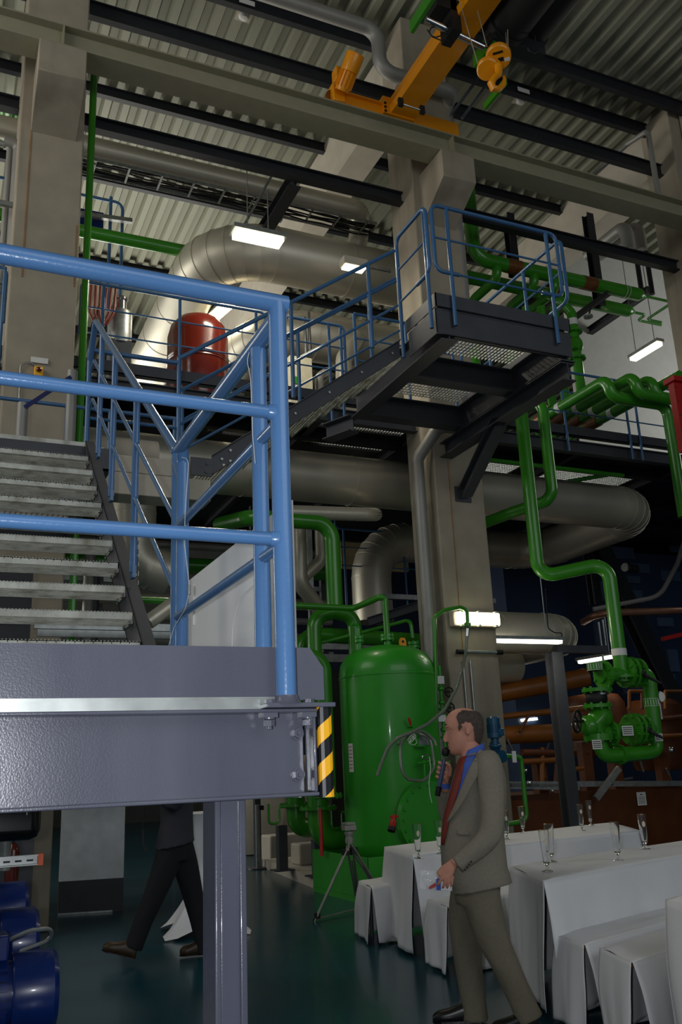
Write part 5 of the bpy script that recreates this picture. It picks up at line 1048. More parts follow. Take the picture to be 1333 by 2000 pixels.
pb0 = P(505, 1697, Z=0); t = thing('barrier_post', 'slim steel barrier post with a round foot, just right of the landing leg', 'post', pb0); MB().lathe([(0, 0), (.19, 0), (.18, .02), (.03, .03), (0, .03)], pb0, seg=28).build('foot', DARK, t); MB().cyl(pb0+Vector((0, 0, .02)), pb0+Vector((0, 0, .98)), .04, 18).build('tube', GALV, t); MB().box(pb0+Vector((.05, 0, .93)), (.1, .07, .07)).build('belt_head', RUBBER, t)
# standing bar table with a stretch cover
bt = P(372, 1838, Z=0)+Vector((.25, .4, 0)); STT = thing('bar_table', 'tall bar table in a white stretch cover, behind the walking man', 'table', bt)
m_ = MB(); nv = 16; na = 32; vs = []
for j in range(nv+1):
    v = j/nv; z = 1.1*(1-v)+.01
    for i in range(na):
        a = 2*math.pi*i/na; foot_ = abs(math.cos(2*(a-.6)))**3; r_ = .36 if v < .03 else (.36-.24*min(1, v/.45)**.7 if v < .45 else .12+(.16+.28*foot_)*((v-.45)/.55)**1.8)
        vs.append(bt+Vector((r_*math.cos(a), r_*math.sin(a), z+(0.09*(1-foot_) if j == nv else 0))))
m_.add(vs, [(j*na+i, j*na+(i+1) % na, (j+1)*na+(i+1) % na, (j+1)*na+i) for j in range(nv) for i in range(na)], True); m_.add(vs[:na], [tuple(range(na))]); m_.build('stretch_cover', CLOTH, STT)
ft_ = text('Wa', .1, bt+Vector((.02, -.40, .80)), (math.pi/2, 0, .0), SIGNK, STT, 'printed_word')
# pale wall screen with dark plinth, left column foot stuff
a = P(113, 1788, Z=0); b = P(240, 1779, Z=0); SW = thing('partition_screen', 'pale partition screen with a dark base beside the left column', 'screen', (a+b)/2); d = (b-a)
a2_ = a+Vector((0, 0, 0)); m_ = MB().prism([a+Vector((0, 0, .36)), b+Vector((0, 0, .36)), b+Vector((0, 0, 2.1)), a+Vector((0, 0, 2.1))], (.0, .06, 0)); m_.build('panel', mat('pale screen panel', (196, 198, 200), .6), SW); MB().prism([a, b, b+Vector((0, 0, .36)), a+Vector((0, 0, .36))], (0, .06, 0)).build('base', BLACK, SW); MB().beam(a+Vector((0, -.01, .012)), b+Vector((-.12, -.01, .012)), .01, .02).build('edge_trim', GALV, SW)
# pump set at the lower left
for k, (px, py, Yv, s_, lab) in enumerate(((60, 1925, 4.3, 1.0, 'blue electric motor, nearest of the row at the lower left corner'), (35, 1832, 5.0, .95, 'blue electric motor, second from the camera in the row at the lower left'), (18, 1768, 5.7, .9, 'blue electric motor, farthest of the row at the lower left'))):
    c = P(px, py+10, Y=Yv); R_ = (.155, .16, .15)[k]; x_e = P((108, 72, 52)[k], py, Y=Yv).x; t = thing('electric_motor', lab, 'motor', (c.x, Yv, c.z-R_), 'row of blue electric motors'); o = Vector((x_e, Yv, c.z))
    MB().lathe([(0, 0), (R_*.9, 0), (R_, -.02), (R_, -.17), (R_*.97, -.18), (0, -.18)], o, (1, 0, 0), 36).build('fan_cowl', MOTB, t)
    m_ = MB().cyl(o+Vector((-.18, 0, 0)), o+Vector((-.6, 0, 0)), R_*.8, 28)
    m_.build('body', MOTB, t); m_ = MB()
    for j in range(24): an = j*math.pi/12; m_.box(o+Vector((-.38, math.cos(an)*R_*.86, math.sin(an)*R_*.86)), (.36, .006, .03), Matrix.Rotation(an-math.pi/2, 3, 'X'))
    m_.build('cooling_fins', MOTB, t); MB().box(o+Vector((-.3, -.02, R_+.03)), (.2, .16, .1)).build('terminal_box', MOTB, t, bevel=.01)
    m_ = MB().box(o+Vector((-.35, 0, -R_-.02)), (.3, .2, .06)); m_.b2((o.x-.55, Yv-.12, 0), (o.x-.15, Yv+.12, o.z-R_-.03)); m_.build('foot', DARK, t)
    if k == 0: MB().tube(fillet([o+Vector((-.2, -.02, R_+.05)), o+Vector((-.12, -.06, R_+.085)), o+Vector((-.03, -.03, R_+.08)), o+Vector((-.02, .02, R_+.03)), o+Vector((-.15, 0, R_+.0))], .04), .008, 8).build('cable', GALV, t)
a = P(0, 1530, Y=4.9); b = P(80, 1640, Y=4.9); BC = thing('black_control_box', 'black rounded control box hanging at the left edge under the landing', 'box', ((a.x+b.x)/2-.1, 4.9, b.z)); 
MB().b2((a.x-.5, 4.9, b.z), (b.x, 5.25, b.z+.55)).build('body', mat('black gloss plastic', (16, 16, 18), .2), BC, bevel=.05)
MB().b2((b.x-.075, 4.897, b.z+.12), (b.x-.07, 4.9, b.z+.2)).build('mark', SIGNW, BC)
q = P(11, 1640, Y=5.1); MB().cyl(q, slide(q, 'Z', y=1700), .03, 10).build('steel_tube', GALV, label='short steel tube below the black control box', cat='tube')
a = P(-40, 1687, Y=4.6); b = slide(a, 'X', x=75); t = thing('mounting_rail', 'galvanised slotted rail with an orange end cap at the left edge', 'rail', b); m_ = MB().beam(a, b, .045, .045, sect='C', t=.004); m_.build('rail', GALV, t); MB().box(b+Vector((.008, 0, 0)), (.022, .05, .05)).build('end_cap', mat('orange plastic', (206, 84, 28), .4), t); m_ = MB()
for k in range(6): m_.box(b+Vector((-.04-.05*k, -.024, 0)), (.028, .003, .008))
m_.build('slots', RUBBER, t)
q = P(22, 1720, Y=9.9); fe = thing('fire_extinguisher', 'red fire extinguisher in front of the left column', 'extinguisher', q-Vector((0, 0, .3))); MB().lathe([(0, 0), (.06, .0), (.065, .02), (.065, .36), (.04, .43), (.02, .45), (0, .45)], q-Vector((0, 0, .1)), seg=20).build('cylinder', REDT, fe); MB().box(q+Vector((0, 0, .38)), (.03, .08, .05)).build('valve_head', RUBBER, fe)
MB().b2((P(-60, 1700, Y=10.3).x, 10.0, 0), (P(58, 1700, Y=10.3).x, 10.34, 2.2)).build('dark_cabinet', DARK, label='dark grey cabinet standing in front of the foot of the left column', cat='cabinet')
# grey posts with blue bar on the upper landing
for px, y0_, y1_ in ((45, 788, 856), (142, 725, 866)):
    q = P(px, y0_, Y=7.4); MB().cyl(slide(q, 'Z', y=y1_), q, .045, 16).build('bollard', DUCTW, label='%s grey tube post at the head of the lower stair' % ('left short' if px < 100 else 'right taller'), cat='post')
MB().beam(P(48, 796, Y=7.36), P(139, 736, Y=7.36), .01, .035).build('strap', mat('dark blue strap', (28, 34, 96), .6), label='dark blue strap between the two grey posts', cat='strap')
bluerail('landing_railing', 'thin blue railing across the back of the upper landing, before the left column', [P(-60, 770, Y=8.6), slide(P(-60, 770, Y=8.6), 'X', x=345)], (.45, .66, .99), .02, drop=1.0, knees=(.52,))
# things behind the stair
for k, (y0_, y1_, m_, lab) in enumerate(((890, 1010, CONCL, 'pale block seen through the upper treads'),)): pass
a = P(0, 1010, Y=11.6); MB().b2((-3, 11.6, 0), (1.0, 11.7, 5.3)).build('grey_partition', mat('mid grey panel', (92, 94, 98), .7), label='grey panel wall seen between the stair treads', cat='panel')
q = P(144, 1120, Y=9.2); MB().cyl(slide(q, 'Z', y=900), slide(q, 'Z', y=1260), .04, 10).build('green_pipe', GREEN, label='green upright pipe glimpsed between the stair treads', cat='pipe')
a = P(225, 1170, Y=9.3); MB().cyl(a, slide(a, 'X', x=420), .035, 10).build('green_pipe', GREEN, label='thin level green pipe just right of the lower treads', cat='pipe')
t = thing('hanging_chain', 'thin steel chain hanging beside the lower stair post', 'chain', P(271, 1140, Y=5.6)); m_ = MB(); q = P(270, 1040, Y=5.6); zz = 0
for k in range(22): c = q+Vector((0, 0, -.03*k)); m_.tube([c+Vector(((.008*math.cos(a*.785)) if k % 2 else 0, 0 if k % 2 else .008*math.cos(a*.785), .02*math.sin(a*.785))) for a in range(8)], .003, 5, closed=True)
m_.build('links', GALV, t)
for k, yy in enumerate((1225, 1240)): a = P(255, yy, Y=8.8+k*.3); MB().beam(a+Vector((-.9, 0, 0)), a+Vector((.95, 0, 0)), .05, .07).build('cable_tray', GALV, label='small cable tray behind the lowest treads, %s' % ('upper' if not k else 'lower'), cat='cable tray')
a = P(-10, 1215, Y=6.3); MB().b2((a.x-.3, 6.3, 1.9), (P(60, 1215, Y=6.3).x, 6.6, P(60, 1120, Y=6.3).z)).build('switch_box', BLACK, label='black switch box seen between the lowest treads at the left edge', cat='box')
# left of the left column
for px, w_, lab in ((22, .035, 'left thin'), (12, .04, 'leftmost'), (31, .09, 'thick grey')): q = P(px-2, 420, Y=11.0); MB().tube(fillet([slide(q, 'Z', y=760), slide(q, 'Z', y=285), slide(q, 'Z', y=285)+Vector((-.2, 0, 0))], .1), w_, 12).build('steel_pipe', DUCTW, label='%s vertical pipe in the gap left of the left column' % lab, cat='pipe')
for yy in (390, 545): q = P(-30, yy, Y=10.8); MB().beam(q, slide(q, 'X', x=36), .06, .06).build('pipe_rail', GALV, label='slotted rail across the pipes left of the left column, %s' % ('upper' if yy < 400 else 'lower'), cat='rail')
# behind the mezzanine rail
q = P(233, 672, Y=12.0); t = thing('steel_canister', 'shiny steel canister on the mezzanine behind the stair rail', 'canister', q); MB().lathe([(0, 0), (.17, 0), (.175, .02), (.175, .5), (.17, .52), (0, .52)], q-Vector((0, 0, .02)), seg=28).build('body', GALV, t); MB().lathe([(.09, 0), (.09, .2), (.11, .2), (.11, .24), (0, .24)], q+Vector((0, 0, .5)), seg=18).build('neck', CHROME, t); MB().beam(q+Vector((0, 0, 0)), Vector((q.x, q.y, 6.42)), .3, .3, up=(0, 1, 0)).build('stand', DARK, t)
for k in range(3): a = P(178+k*9, 570, Y=11.8); MB().tube(fillet([a+Vector((0, 0, .2)), a, a+Vector((.0, 0, -.35)), a+Vector((.12-.03*k, 0, -.6)), a+Vector((.2, 0, -.3)), a+Vector((.22, 0, .1))], .12), .02, 8).build('red_hose', mat('dark red hose', (120, 40, 28), .4), label='dark red hose looping behind the green pipe at the left column, %s' % ('left', 'middle', 'right')[k], cat='hose')
CBX = P(590, 700, Y=12.0); t = thing('cream_cabinet', 'cream cabinet with green label on the mezzanine, seen through the blue rails', 'cabinet', CBX); a = P(566, 693, Y=12.0); b = P(612, 760, Y=12.0); MB().b2((a.x, 12.0, 6.42), (b.x, 12.5, a.z)).build('body', mat('cream paint', (196, 190, 166), .5), t, bevel=.01); c = P(578, 742, Y=11.99); MB().box(c, (.12, .004, .12)).build('green_label', GREEN, t)
for k, (x_, ya_, yb_) in enumerate(((598, 640, 700), (606, 630, 692))): q = P(x_, yb_, Y=12.3); MB().cyl(q, slide(q, 'Z', y=ya_-20), .03, 8).build('steel_rod', CHROME, label='bright vertical tube above the cream cabinet, %s' % ('left', 'right')[k], cat='rod')
pts = [P(624, 770, Y=12.3), P(624, 735, Y=12.3), P(640, 725, Y=12.5)]; pipe('drain_pipe', 'pale pipe elbow right of the cream cabinet', 'pipe', pts, .07, DUCTW, .12, 12)
pts = [P(672, 760, Y=12.6), P(672, 700, Y=12.6), P(700, 660, Y=12.8)]; pipe('silver_duct', 'small bright duct bend right of the railing end', 'duct', pts, .14, DUCT, .25, 20, seams=.4)
pts = walk(P(158, 380, Y=14.5), ('X', 240)); t = thing('maintenance_cage', 'small blue railing frame high behind the left column', 'railing', pts[0])
MB().tube(fillet([pts[0]-Vector((1.5, 0, 0)), pts[1], pts[1]-Vector((0, 0, 2.1))], .15), .03, 10).build('handrail', BLUED, t); q = P(217, 385, Y=14.5); MB().cyl(q, q-Vector((0, 0, 2.3)), .03, 10).build('post', BLUED, t); MB().beam(P(158, 418, Y=14.3), P(258, 432, Y=14.3), .08, .08).build('slotted_rail', GALV, t); MB().box(P(172, 438, Y=14.6), (.5, .3, .4)).build('blue_motor', MOTB, t)

# dim pipe rack far behind the stair, under the mezzanine
PRK = thing('pipe_rack', 'dim rack of grey pipes and struts under the mezzanine behind the stair', 'pipe rack', (2.5, 15.0, 0))
rg_ = random.Random(11)
for k in range(8): x = -3+k*1.35; MB().beam((x, 15.0, 0), (x, 15.0, 6.2), .1, .1, up=(0, 1, 0)).build('strut', DARK, PRK)
for z_ in (2.3, 3.5, 4.7): MB().beam((-3.1, 15.0, z_), (6.6, 15.0, z_), .08, .08).build('cross_rail', GALV, PRK)
for k, z_ in enumerate((2.45, 2.75, 3.05, 3.7, 4.05, 4.35, 4.95, 5.3)): r_ = (.07, .11, .05, .13, .06, .1, .14, .07)[k]; MB().cyl((-3.2, 14.85-.02*k, z_), (6.5, 14.85-.02*k, z_), r_, 14).build('pipe', (DUCTW, DUCT, GREEN, DUCTW)[k % 4], PRK)
for k in range(6): x = rg_.uniform(-1, 6); MB().cyl((x, 14.6, 0), (x, 14.6, rg_.uniform(3.5, 6.2)), rg_.uniform(.04, .1), 12).build('riser', (DUCTW, DARK, DUCT)[k % 3], PRK)
# ------------------------------------------------------------ people
SKIN = mat('skin', (196, 138, 116), .55, var=.07, scale=14); SKIN.node_tree.nodes['Principled BSDF'].inputs['Subsurface Weight'].default_value = .08
HAIR = mat('grey brown hair', (74, 64, 58), .8, var=.4, scale=60, bump=.6, bscale=200)
SUIT = mat('grey wool suit', (130, 124, 110), .9, var=.07, scale=60, bump=.15, bscale=260)
SUITT = mat('grey wool trousers', (110, 104, 88), .9, var=.07, scale=60, bump=.12, bscale=260)
SHIRT = mat('blue shirt', (66, 98, 184), .8, var=.05, scale=30)
TIE = mat('rust red tie', (128, 44, 30), .5, var=.15, scale=40)
DSUIT = mat('charcoal jacket', (52, 52, 58), .9, var=.06, scale=40); DTRO = mat('black trousers', (24, 24, 28), .9, var=.1)
SHOEB = mat('brown leather', (52, 36, 18), .4, var=.2, scale=20); SHOEK = mat('black leather', (24, 22, 22), .3)
def loft(mb, rings, seg=28, ex=2.4, smooth=True, cap=True, fold=0, seed=0):
    # rings: (centre, axis_a vector incl. radius, axis_b vector incl. radius)
    vs = []; rg = random.Random(seed); ph = [rg.uniform(0, 6.28) for _ in range(4)]
    for j, (c, a, b) in enumerate(rings):
        for k in range(seg):
            t = 2*math.pi*k/seg; ct, st = math.cos(t), math.sin(t); ca = math.copysign(abs(ct)**(2/ex), ct); sb = math.copysign(abs(st)**(2/ex), st)
            f = 1+fold*(math.sin(3*t+ph[0]+j*.55)+.7*math.sin(5*t+ph[1]-j*.8)+.5*math.sin(8*t+ph[2]+j*1.3))
            vs.append(Vector(c)+(Vector(a)*ca+Vector(b)*sb)*f)
    n = len(rings); fs = [(j*seg+k, j*seg+(k+1) % seg, (j+1)*seg+(k+1) % seg, (j+1)*seg+k) for j in range(n-1) for k in range(seg)]
    mb.add(vs, fs, smooth)
    if cap: mb.add(vs[:seg], [tuple(range(seg))[::-1]], smooth); mb.add(vs[-seg:], [tuple(range(seg))], smooth)
    return mb
def dense(keys, n):
    out = []
    for i in range(len(keys)-1):
        for k in range(n): t = k/n; t = t; out.append(tuple(a+(b-a)*t for a, b in zip(keys[i], keys[i+1])))
    out.append(keys[-1]); return out
def smoothk(keys, n=4):
    # catmull-rom through tuples of floats
    out = []
    for i in range(len(keys)-1):
        p0 = keys[max(i-1, 0)]; p1 = keys[i]; p2 = keys[i+1]; p3 = keys[min(i+2, len(keys)-1)]
        for k in range(n):
            t = k/n; out.append(tuple(.5*(2*b+(c-a)*t+(2*a-5*b+4*c-d)*t*t+(3*b-a-3*c+d)*t**3) for a, b, c, d in zip(p0, p1, p2, p3)))
    out.append(keys[-1]); return out
def remesh(o, vox, sm=4, fac=.5):
    m = o.modifiers.new('fuse', 'REMESH'); m.mode = 'VOXEL'; m.voxel_size = vox; m.use_smooth_shade = True
    s = o.modifiers.new('soften', 'SMOOTH'); s.iterations = sm; s.factor = fac
class Man:
    def __init__(s, c0, face_deg, fwd=None):
        s.c0 = Vector(c0); v = Vector((s.c0.x, s.c0.y, 0)).normalized(); s.F = Vector((-v.y, v.x, 0))   # image-left
        s.L = Vector((-v.x, -v.y, 0)); s.Z = Vector((0, 0, 1))
    def p(s, x, y, lat=0.):
        d = ray(x, y); t = ((s.c0-CP).dot(s.L)+lat)/d.dot(s.L); return CP+d*t
def capsule(mb, pts, rad, seg=12): return mb.tube(pts, rad, seg) if True else mb
def hand(mb, wrist, palm_c, n_back, fingers, thumb, r=.0085, pw=.042, pt=.016):
    # palm: flattened loft wrist -> knuckles; fingers: lists of points
    d = (palm_c-wrist).normalized(); side = d.cross(n_back).normalized(); nb = side.cross(d).normalized(); k = palm_c+(palm_c-wrist)*.75
    loft(mb, [(wrist-d*.02, side*.026, nb*.02), (wrist, side*.027, nb*.019), (wrist.lerp(palm_c, .6), side*.036, nb*.019), (palm_c, side*pw, nb*pt), (k, side*pw*.98, nb*.013), (k+d*.006, side*pw*.8, nb*.008)], 20, 2.6)
    for f in fingers: mb.tube(f, [r*1.12]+[r*1.0]*(len(f)-2)+[r*.72], 10); mb.ball(f[-1], r*.74, 8)
    mb.tube(thumb, [.016, .0125, .0105, .008][:len(thumb)], 10); mb.ball(thumb[-1], .008, 8)

def head(mb, M, prof, hw, nose):
    """prof: profile outline pixels (angle ordered) without nose; lofted sideways; all in the man's frame"""
    c = M.p(*prof['c']); out = []
    pts = [M.p(*q)-c for q in prof['pts']]; fz = [(q.dot(M.F), q.z) for q in pts]
    ang = [(math.atan2(z, f), math.hypot(f, z)) for f, z in fz]; ang.sort(); N = 112; rad = []
    for i in range(N):
        t = -math.pi+2*math.pi*i/N
        aa = [a for a in ang if a[0] <= t]; bb = [a for a in ang if a[0] > t]
        a = aa[-1] if aa else (ang[-1][0]-2*math.pi, ang[-1][1]); b = bb[0] if bb else (ang[0][0]+2*math.pi, ang[0][1])
        u = (t-a[0])/(b[0]-a[0]); u = u*u*(3-2*u)*.5+u*.5; rad.append(a[1]+(b[1]-a[1])*u)
    npts = [M.p(*q)-c for q in nose]; na = [(math.atan2(q.z, q.dot(M.F)), math.hypot(q.z, q.dot(M.F))) for q in npts]
    def nz(t):
        na_ = sorted(na)
        if t <= na_[0][0] or t >= na_[-1][0]: return None
        for a, b in zip(na_[:-1], na_[1:]):
            if a[0] <= t <= b[0]: u = (t-a[0])/(b[0]-a[0]); return a[1]+(b[1]-a[1])*u
    S = 46; vs = []
    for j in range(1, S):
        ph = -math.pi/2+math.pi*j/S
        for i in range(N):
            t = -math.pi+2*math.pi*i/N; R0 = rad[i]; n_ = nz(t); w = hw*(1.0 if abs(t) > 1.0 else .90+.10*abs(t)); low = max(0, -math.sin(t)) if math.cos(t) > -.2 else max(0, -math.sin(t))*.8; w *= 1-.18*low
            lat = w*math.sin(ph); ca = max(0, math.cos(ph))**.72; r = R0*ca
            if n_ and n_ > R0: r += (n_-R0)*math.exp(-(lat/.0135)**2)*1.0
            # eye sockets
            ez = math.exp(-((t-.02)/.16)**2)*math.exp(-((abs(lat)-.032)/.015)**2); r -= .010*ez
            vs.append(c+M.F*(r*math.cos(t))+M.Z*(r*math.sin(t))+M.L*lat)
    fs = [(j*N+i, j*N+(i+1) % N, (j+1)*N+(i+1) % N, (j+1)*N+i) for j in range(S-2) for i in range(N)]
    mb.add(vs, fs, True); mb.add(vs[:N], [tuple(range(N))[::-1]], True); mb.add(vs[-N:], [tuple(range(N))], True)
    return c, rad, (vs, N, S)

# ---- the speaking man
M = Man((3.05, 4.95, 0), 0)
PM = thing('person', 'balding man in a grey suit speaking into a microphone, holding a clear packet, facing left', 'person', (3.05, 4.95, 0))
prof = dict(c=(909, 1424), pts=[(943, 1418), (941, 1403), (932, 1391), (918, 1384.5), (903, 1383), (889, 1386), (878, 1393), (872, 1402), (870, 1412), (869, 1420), (873, 1428), (875, 1436), (876, 1444), (877, 1451), (876, 1456), (879, 1458), (877, 1462), (880, 1466), (880, 1471), (886, 1475), (896, 1475), (906, 1474), (920, 1468), (932, 1455), (941, 1437)])
nose = [(872, 1424), (870, 1432), (866.5, 1440), (865.5, 1445), (869, 1449), (876, 1451)]
bm_ = MB(); hc, rad, hv = head(bm_, M, prof, .079, nose)
# neck, trunk, limbs under the clothes
loft(bm_, [(M.p(918, 1452), M.F*.06, M.L*.06), (M.p(919, 1470), M.F*.062, M.L*.062), (M.p(924, 1488), M.F*.07, M.L*.075), (M.p(930, 1500), M.F*.085, M.L*.14)], 24, 2)
loft(bm_, [(M.p(930, 1500), M.F*.08, M.L*.15), (M.p(930, 1540), M.F*.11, M.L*.16), (M.p(925, 1620), M.F*.12, M.L*.15), (M.p(930, 1700), M.F*.11, M.L*.15), (M.p(932, 1755), M.F*.10, M.L*.15)], 24, 2)
hipN, hipF = M.p(935, 1752, .09), M.p(922, 1752, -.09); kneN, kneF = M.p(978, 1862, .1), M.p(915, 1870, -.1); ankN, ankF = M.p(1034, 1985, .1), M.p(926, 1990, -.1)
for a, b, c_ in ((hipN, kneN, ankN), (hipF, kneF, ankF)): bm_.tube([a, b, c_], [.075, .05, .036], 16)
# ear
for sg in (1,):
    e = M.p(916, 1425, .072*sg); rx = Matrix((M.F, M.L, M.Z)).transposed()
    bm_.tube([e+M.F*(.006+.014*math.cos(a))+M.Z*(.004+.027*math.sin(a))+M.L*(.004) for a in [math.pi*(.35+1.45*k/11)+math.pi*.0 for k in range(12)]], .0052, 8); bm_.ball(e+M.F*.004-M.Z*.006, .014, 10, (1, .5, 1.5), None); bm_.ball(e+M.F*.006-M.Z*.026, .008, 8)
e2 = M.p(916, 1425, -.07); bm_.ball(e2, .016, 10, (1, .5, 1.6))
# brow and lip fullness
for sg in (1, -1):
    b0 = M.p(873, 1419, .03*sg); bm_.tube([M.p(871, 1420, .012*sg), M.p(873, 1418, .03*sg), M.p(880, 1420, .048*sg)], [.006, .0065, .004], 8)
    bm_.tube([M.p(868, 1447, .008*sg), M.p(871, 1449, .013*sg)], [.006, .006], 8)
bm_.tube([M.p(877.5, 1456, -.018), M.p(876, 1456, 0), M.p(878.5, 1457, .02)], [.003, .0048, .003], 8); bm_.tube([M.p(879, 1461, -.016), M.p(877.5, 1461.5, 0), M.p(880, 1462, .018)], [.003, .0055, .003], 8)
# near (left) arm and hand holding the packet
shN, elN, wrN = M.p(957, 1497, .19), M.p(963, 1618, .27), M.p(886, 1687, .29)
bm_.tube([shN, elN, wrN], [.05, .042, .028], 16)
pc = M.p(873, 1702, .292); nb = (M.L*1.0+M.Z*.3).normalized()
fing = [[M.p(868, 1708, .30), M.p(862, 1718, .30), M.p(857, 1726, .29), M.p(855, 1731, .275)], [M.p(873, 1712, .305), M.p(870, 1722, .305), M.p(867, 1731, .295), M.p(865, 1735, .28)], [M.p(879, 1713, .30), M.p(877, 1723, .30), M.p(875, 1731, .292), M.p(874, 1735, .28)], [M.p(885, 1711, .29), M.p(884, 1719, .29), M.p(883, 1727, .285), M.p(881, 1731, .275)]]
hand(bm_, wrN, pc, nb, fing, [M.p(870, 1696, .275), M.p(861, 1706, .265), M.p(855, 1718, .255), M.p(851, 1726, .25)])
# far (right) arm and hand on the microphone
shF, elF, wrF = M.p(925, 1500, -.19), M.p(882, 1598, -.27), M.p(868, 1530, -.12)
bm_.tube([shF, elF, wrF], [.05, .042, .028], 16)
mic0, mic1 = M.p(871, 1467, -.045), M.p(858, 1537, -.075); md = (mic1-mic0).normalized(); mr_ = .016
pc2 = M.p(870, 1512, -.085); s1 = M.L; f1_ = md.cross(s1).normalized()
if f1_.dot(M.F) < 0: f1_ = -f1_
loft(bm_, [(wrF+Vector((0, 0, -.02)), M.F*.027, M.L*.02), (wrF, M.F*.028, M.L*.02), (M.p(868, 1518, -.10), M.F*.036, M.L*.02), (M.p(866, 1506, -.098), M.F*.038, M.L*.018), (M.p(866, 1494, -.09), M.F*.03, M.L*.014)], 20, 2.5)
for k, yy in enumerate((1489, 1498, 1507, 1516)):
    c = mic0.lerp(mic1, (yy-1467)/70.+.02); rr = mr_+.0085; arc = []
    for q in range(6): a = math.radians(-60+q*42); arc.append(c-s1*rr*math.cos(a)*1.05+f1_*rr*math.sin(a)*1.15+md*(-.003+q*.0018))
    bm_.tube([pc2+Vector((0, 0, .02-.022*k))-s1*.012-f1_*.01]+arc, [.011, .0105, .0105, .01, .01, .0092, .0078], 10); bm_.ball(arc[-1], .0078, 8)
bm_.tube([M.p(878, 1515, -.085), M.p(880, 1503, -.065), M.p(878, 1494, -.045), M.p(871, 1489, -.03)], [.016, .013, .011, .0085], 10)
body = bm_.build('body', SKIN, PM, label='face and hands'); remesh(body, .0042, 3, .4)
# eyes
for sg in (1, -1):
    ec = M.p(881, 1427.5, .031*sg); MB().ball(ec, .0115, 12).build('eye', SIGNW, PM, label='eye'); MB().ball(ec+M.F*.0065-M.Z*.003, .0062, 10).build('iris', mat('dark iris', (40, 30, 26), .2), PM, label='dark iris')
    lid = MB(); lid.tube([M.p(874, 1426, .024*sg), M.p(877, 1424.5, .034*sg), M.p(883, 1426, .044*sg)], [.003, .0042, .0028], 8); lid.build('eyelid', SKIN, PM)
    MB().tube([M.p(869.5, 1417.5, .014*sg), M.p(871.5, 1414.5, .03*sg), M.p(880, 1417, .05*sg)], [.0035, .0045, .002], 8).build('eyebrow', HAIR, PM)
# hair: shell over the back and sides, crown left bald
vs, N_, S_ = hv; hm = MB(); keep = []
def px_of(p_): q = p_-CP; zc = q.dot(_f); return 666.5+FPX*q.dot(_r)/zc, 1000-FPX*q.dot(_u)/zc
def inside(x, y, poly):
    c = False; n = len(poly)
    for i in range(n):
        (x1_, y1_), (x2_, y2_) = poly[i], poly[(i+1) % n]
        if (y1_ > y) != (y2_ > y) and x < (x2_-x1_)*(y-y1_)/(y2_-y1_)+x1_: c = not c
    return c
hpoly = [(897, 1428), (897, 1414), (893, 1403), (897, 1395), (904, 1390), (914, 1390.5), (926, 1391), (936, 1393), (960, 1398), (960, 1448), (934, 1452), (927, 1444), (925, 1424), (921, 1413), (911, 1411), (903, 1415), (901, 1428)]
proj = []
for v_ in vs:
    d = (v_-hc); f_, z_ = d.dot(M.F), d.z; pp = hc+M.F*f_+M.Z*z_; proj.append(px_of(pp))
ov = []
for idx, v_ in enumerate(vs): d = v_-hc; ov.append(hc+d*(1+.0045/max(d.length, .03)*1.2))
for j in range(S_-2):
    for i in range(N_):
        f_ = (j*N_+i, j*N_+(i+1) % N_, (j+1)*N_+(i+1) % N_, (j+1)*N_+i); cx = sum(proj[k][0] for k in f_)/4; cy = sum(proj[k][1] for k in f_)/4
        if inside(cx, cy, hpoly): keep.append(f_)
used_ = sorted(set(k for f_ in keep for k in f_)); mp = {k: i for i, k in enumerate(used_)}; hm.add([ov[k] for k in used_], [tuple(mp[k] for k in f_) for f_ in keep], True)
ho = hm.build('hair', HAIR, PM); sm = ho.modifiers.new('thick', 'SOLIDIFY'); sm.thickness = .006; sm.offset = -.3; ss = ho.modifiers.new('soft', 'SUBSURF'); ss.levels = 1; ss.render_levels = 1
# jacket
def ring(y, xf, xb, hw, lat=0., tilt=0.): a = M.p(xf, y+tilt, lat); b = M.p(xb, y-tilt, lat); return ((a+b)/2, (a-b)/2, M.L*hw)
JR = [(1470, 918, 950, .08), (1478, 905, 966, .14), (1487, 896, 977, .185), (1500, 891, 984, .205), (1530, 882, 990, .205), (1570, 872, 989, .195), (1610, 864, 986, .185), (1650, 861, 987, .185), (1690, 863, 992, .195), (1715, 872, 998, .20), (1733, 884, 1001, .20)]
jm = MB(); loft(jm, [ring(y, xf, xb, hw, 0, (12 if y > 1700 else 0)*(1 if y > 1730 else .4)) for (y, xf, xb, hw) in smoothk(JR, 4)], 40, 2.3, fold=.006, seed=3)
def arm(mb, pts, seed, f=.02, ex=2.1):
    ks = smoothk([tuple(p_)+(r_,) for p_, r_ in pts], 5); rings = []
    for i, k in enumerate(ks):
        a = Vector(ks[max(i-1, 0)][:3]); b = Vector(ks[min(i+1, len(ks)-1)][:3]); d = (b-a).normalized(); s_ = d.cross(M.L).normalized(); t_ = d.cross(s_).normalized(); rings.append((Vector(k[:3]), s_*k[3], t_*k[3]*.92))
    return loft(mb, rings, 24, ex, fold=f, seed=seed)
arm(jm, [(M.p(950, 1484, .13), .07), (M.p(956, 1497, .185), .082), (M.p(961, 1545, .22), .075), (M.p(962, 1600, .255), .068), (M.p(957, 1630, .27), .067), (M.p(935, 1655, .28), .06), (M.p(905, 1680, .285), .052), (M.p(893, 1690, .29), .05)], 5)
arm(jm, [(M.p(935, 1490, -.12), .07), (M.p(925, 1505, -.18), .08), (M.p(905, 1560, -.24), .07), (M.p(887, 1600, -.26), .062), (M.p(876, 1590, -.22), .058), (M.p(869, 1560, -.16), .05), (M.p(867, 1545, -.13), .046)], 6)
jk = jm.build('jacket', SUIT, PM); remesh(jk, .0085, 3, .5)
bt_ = None
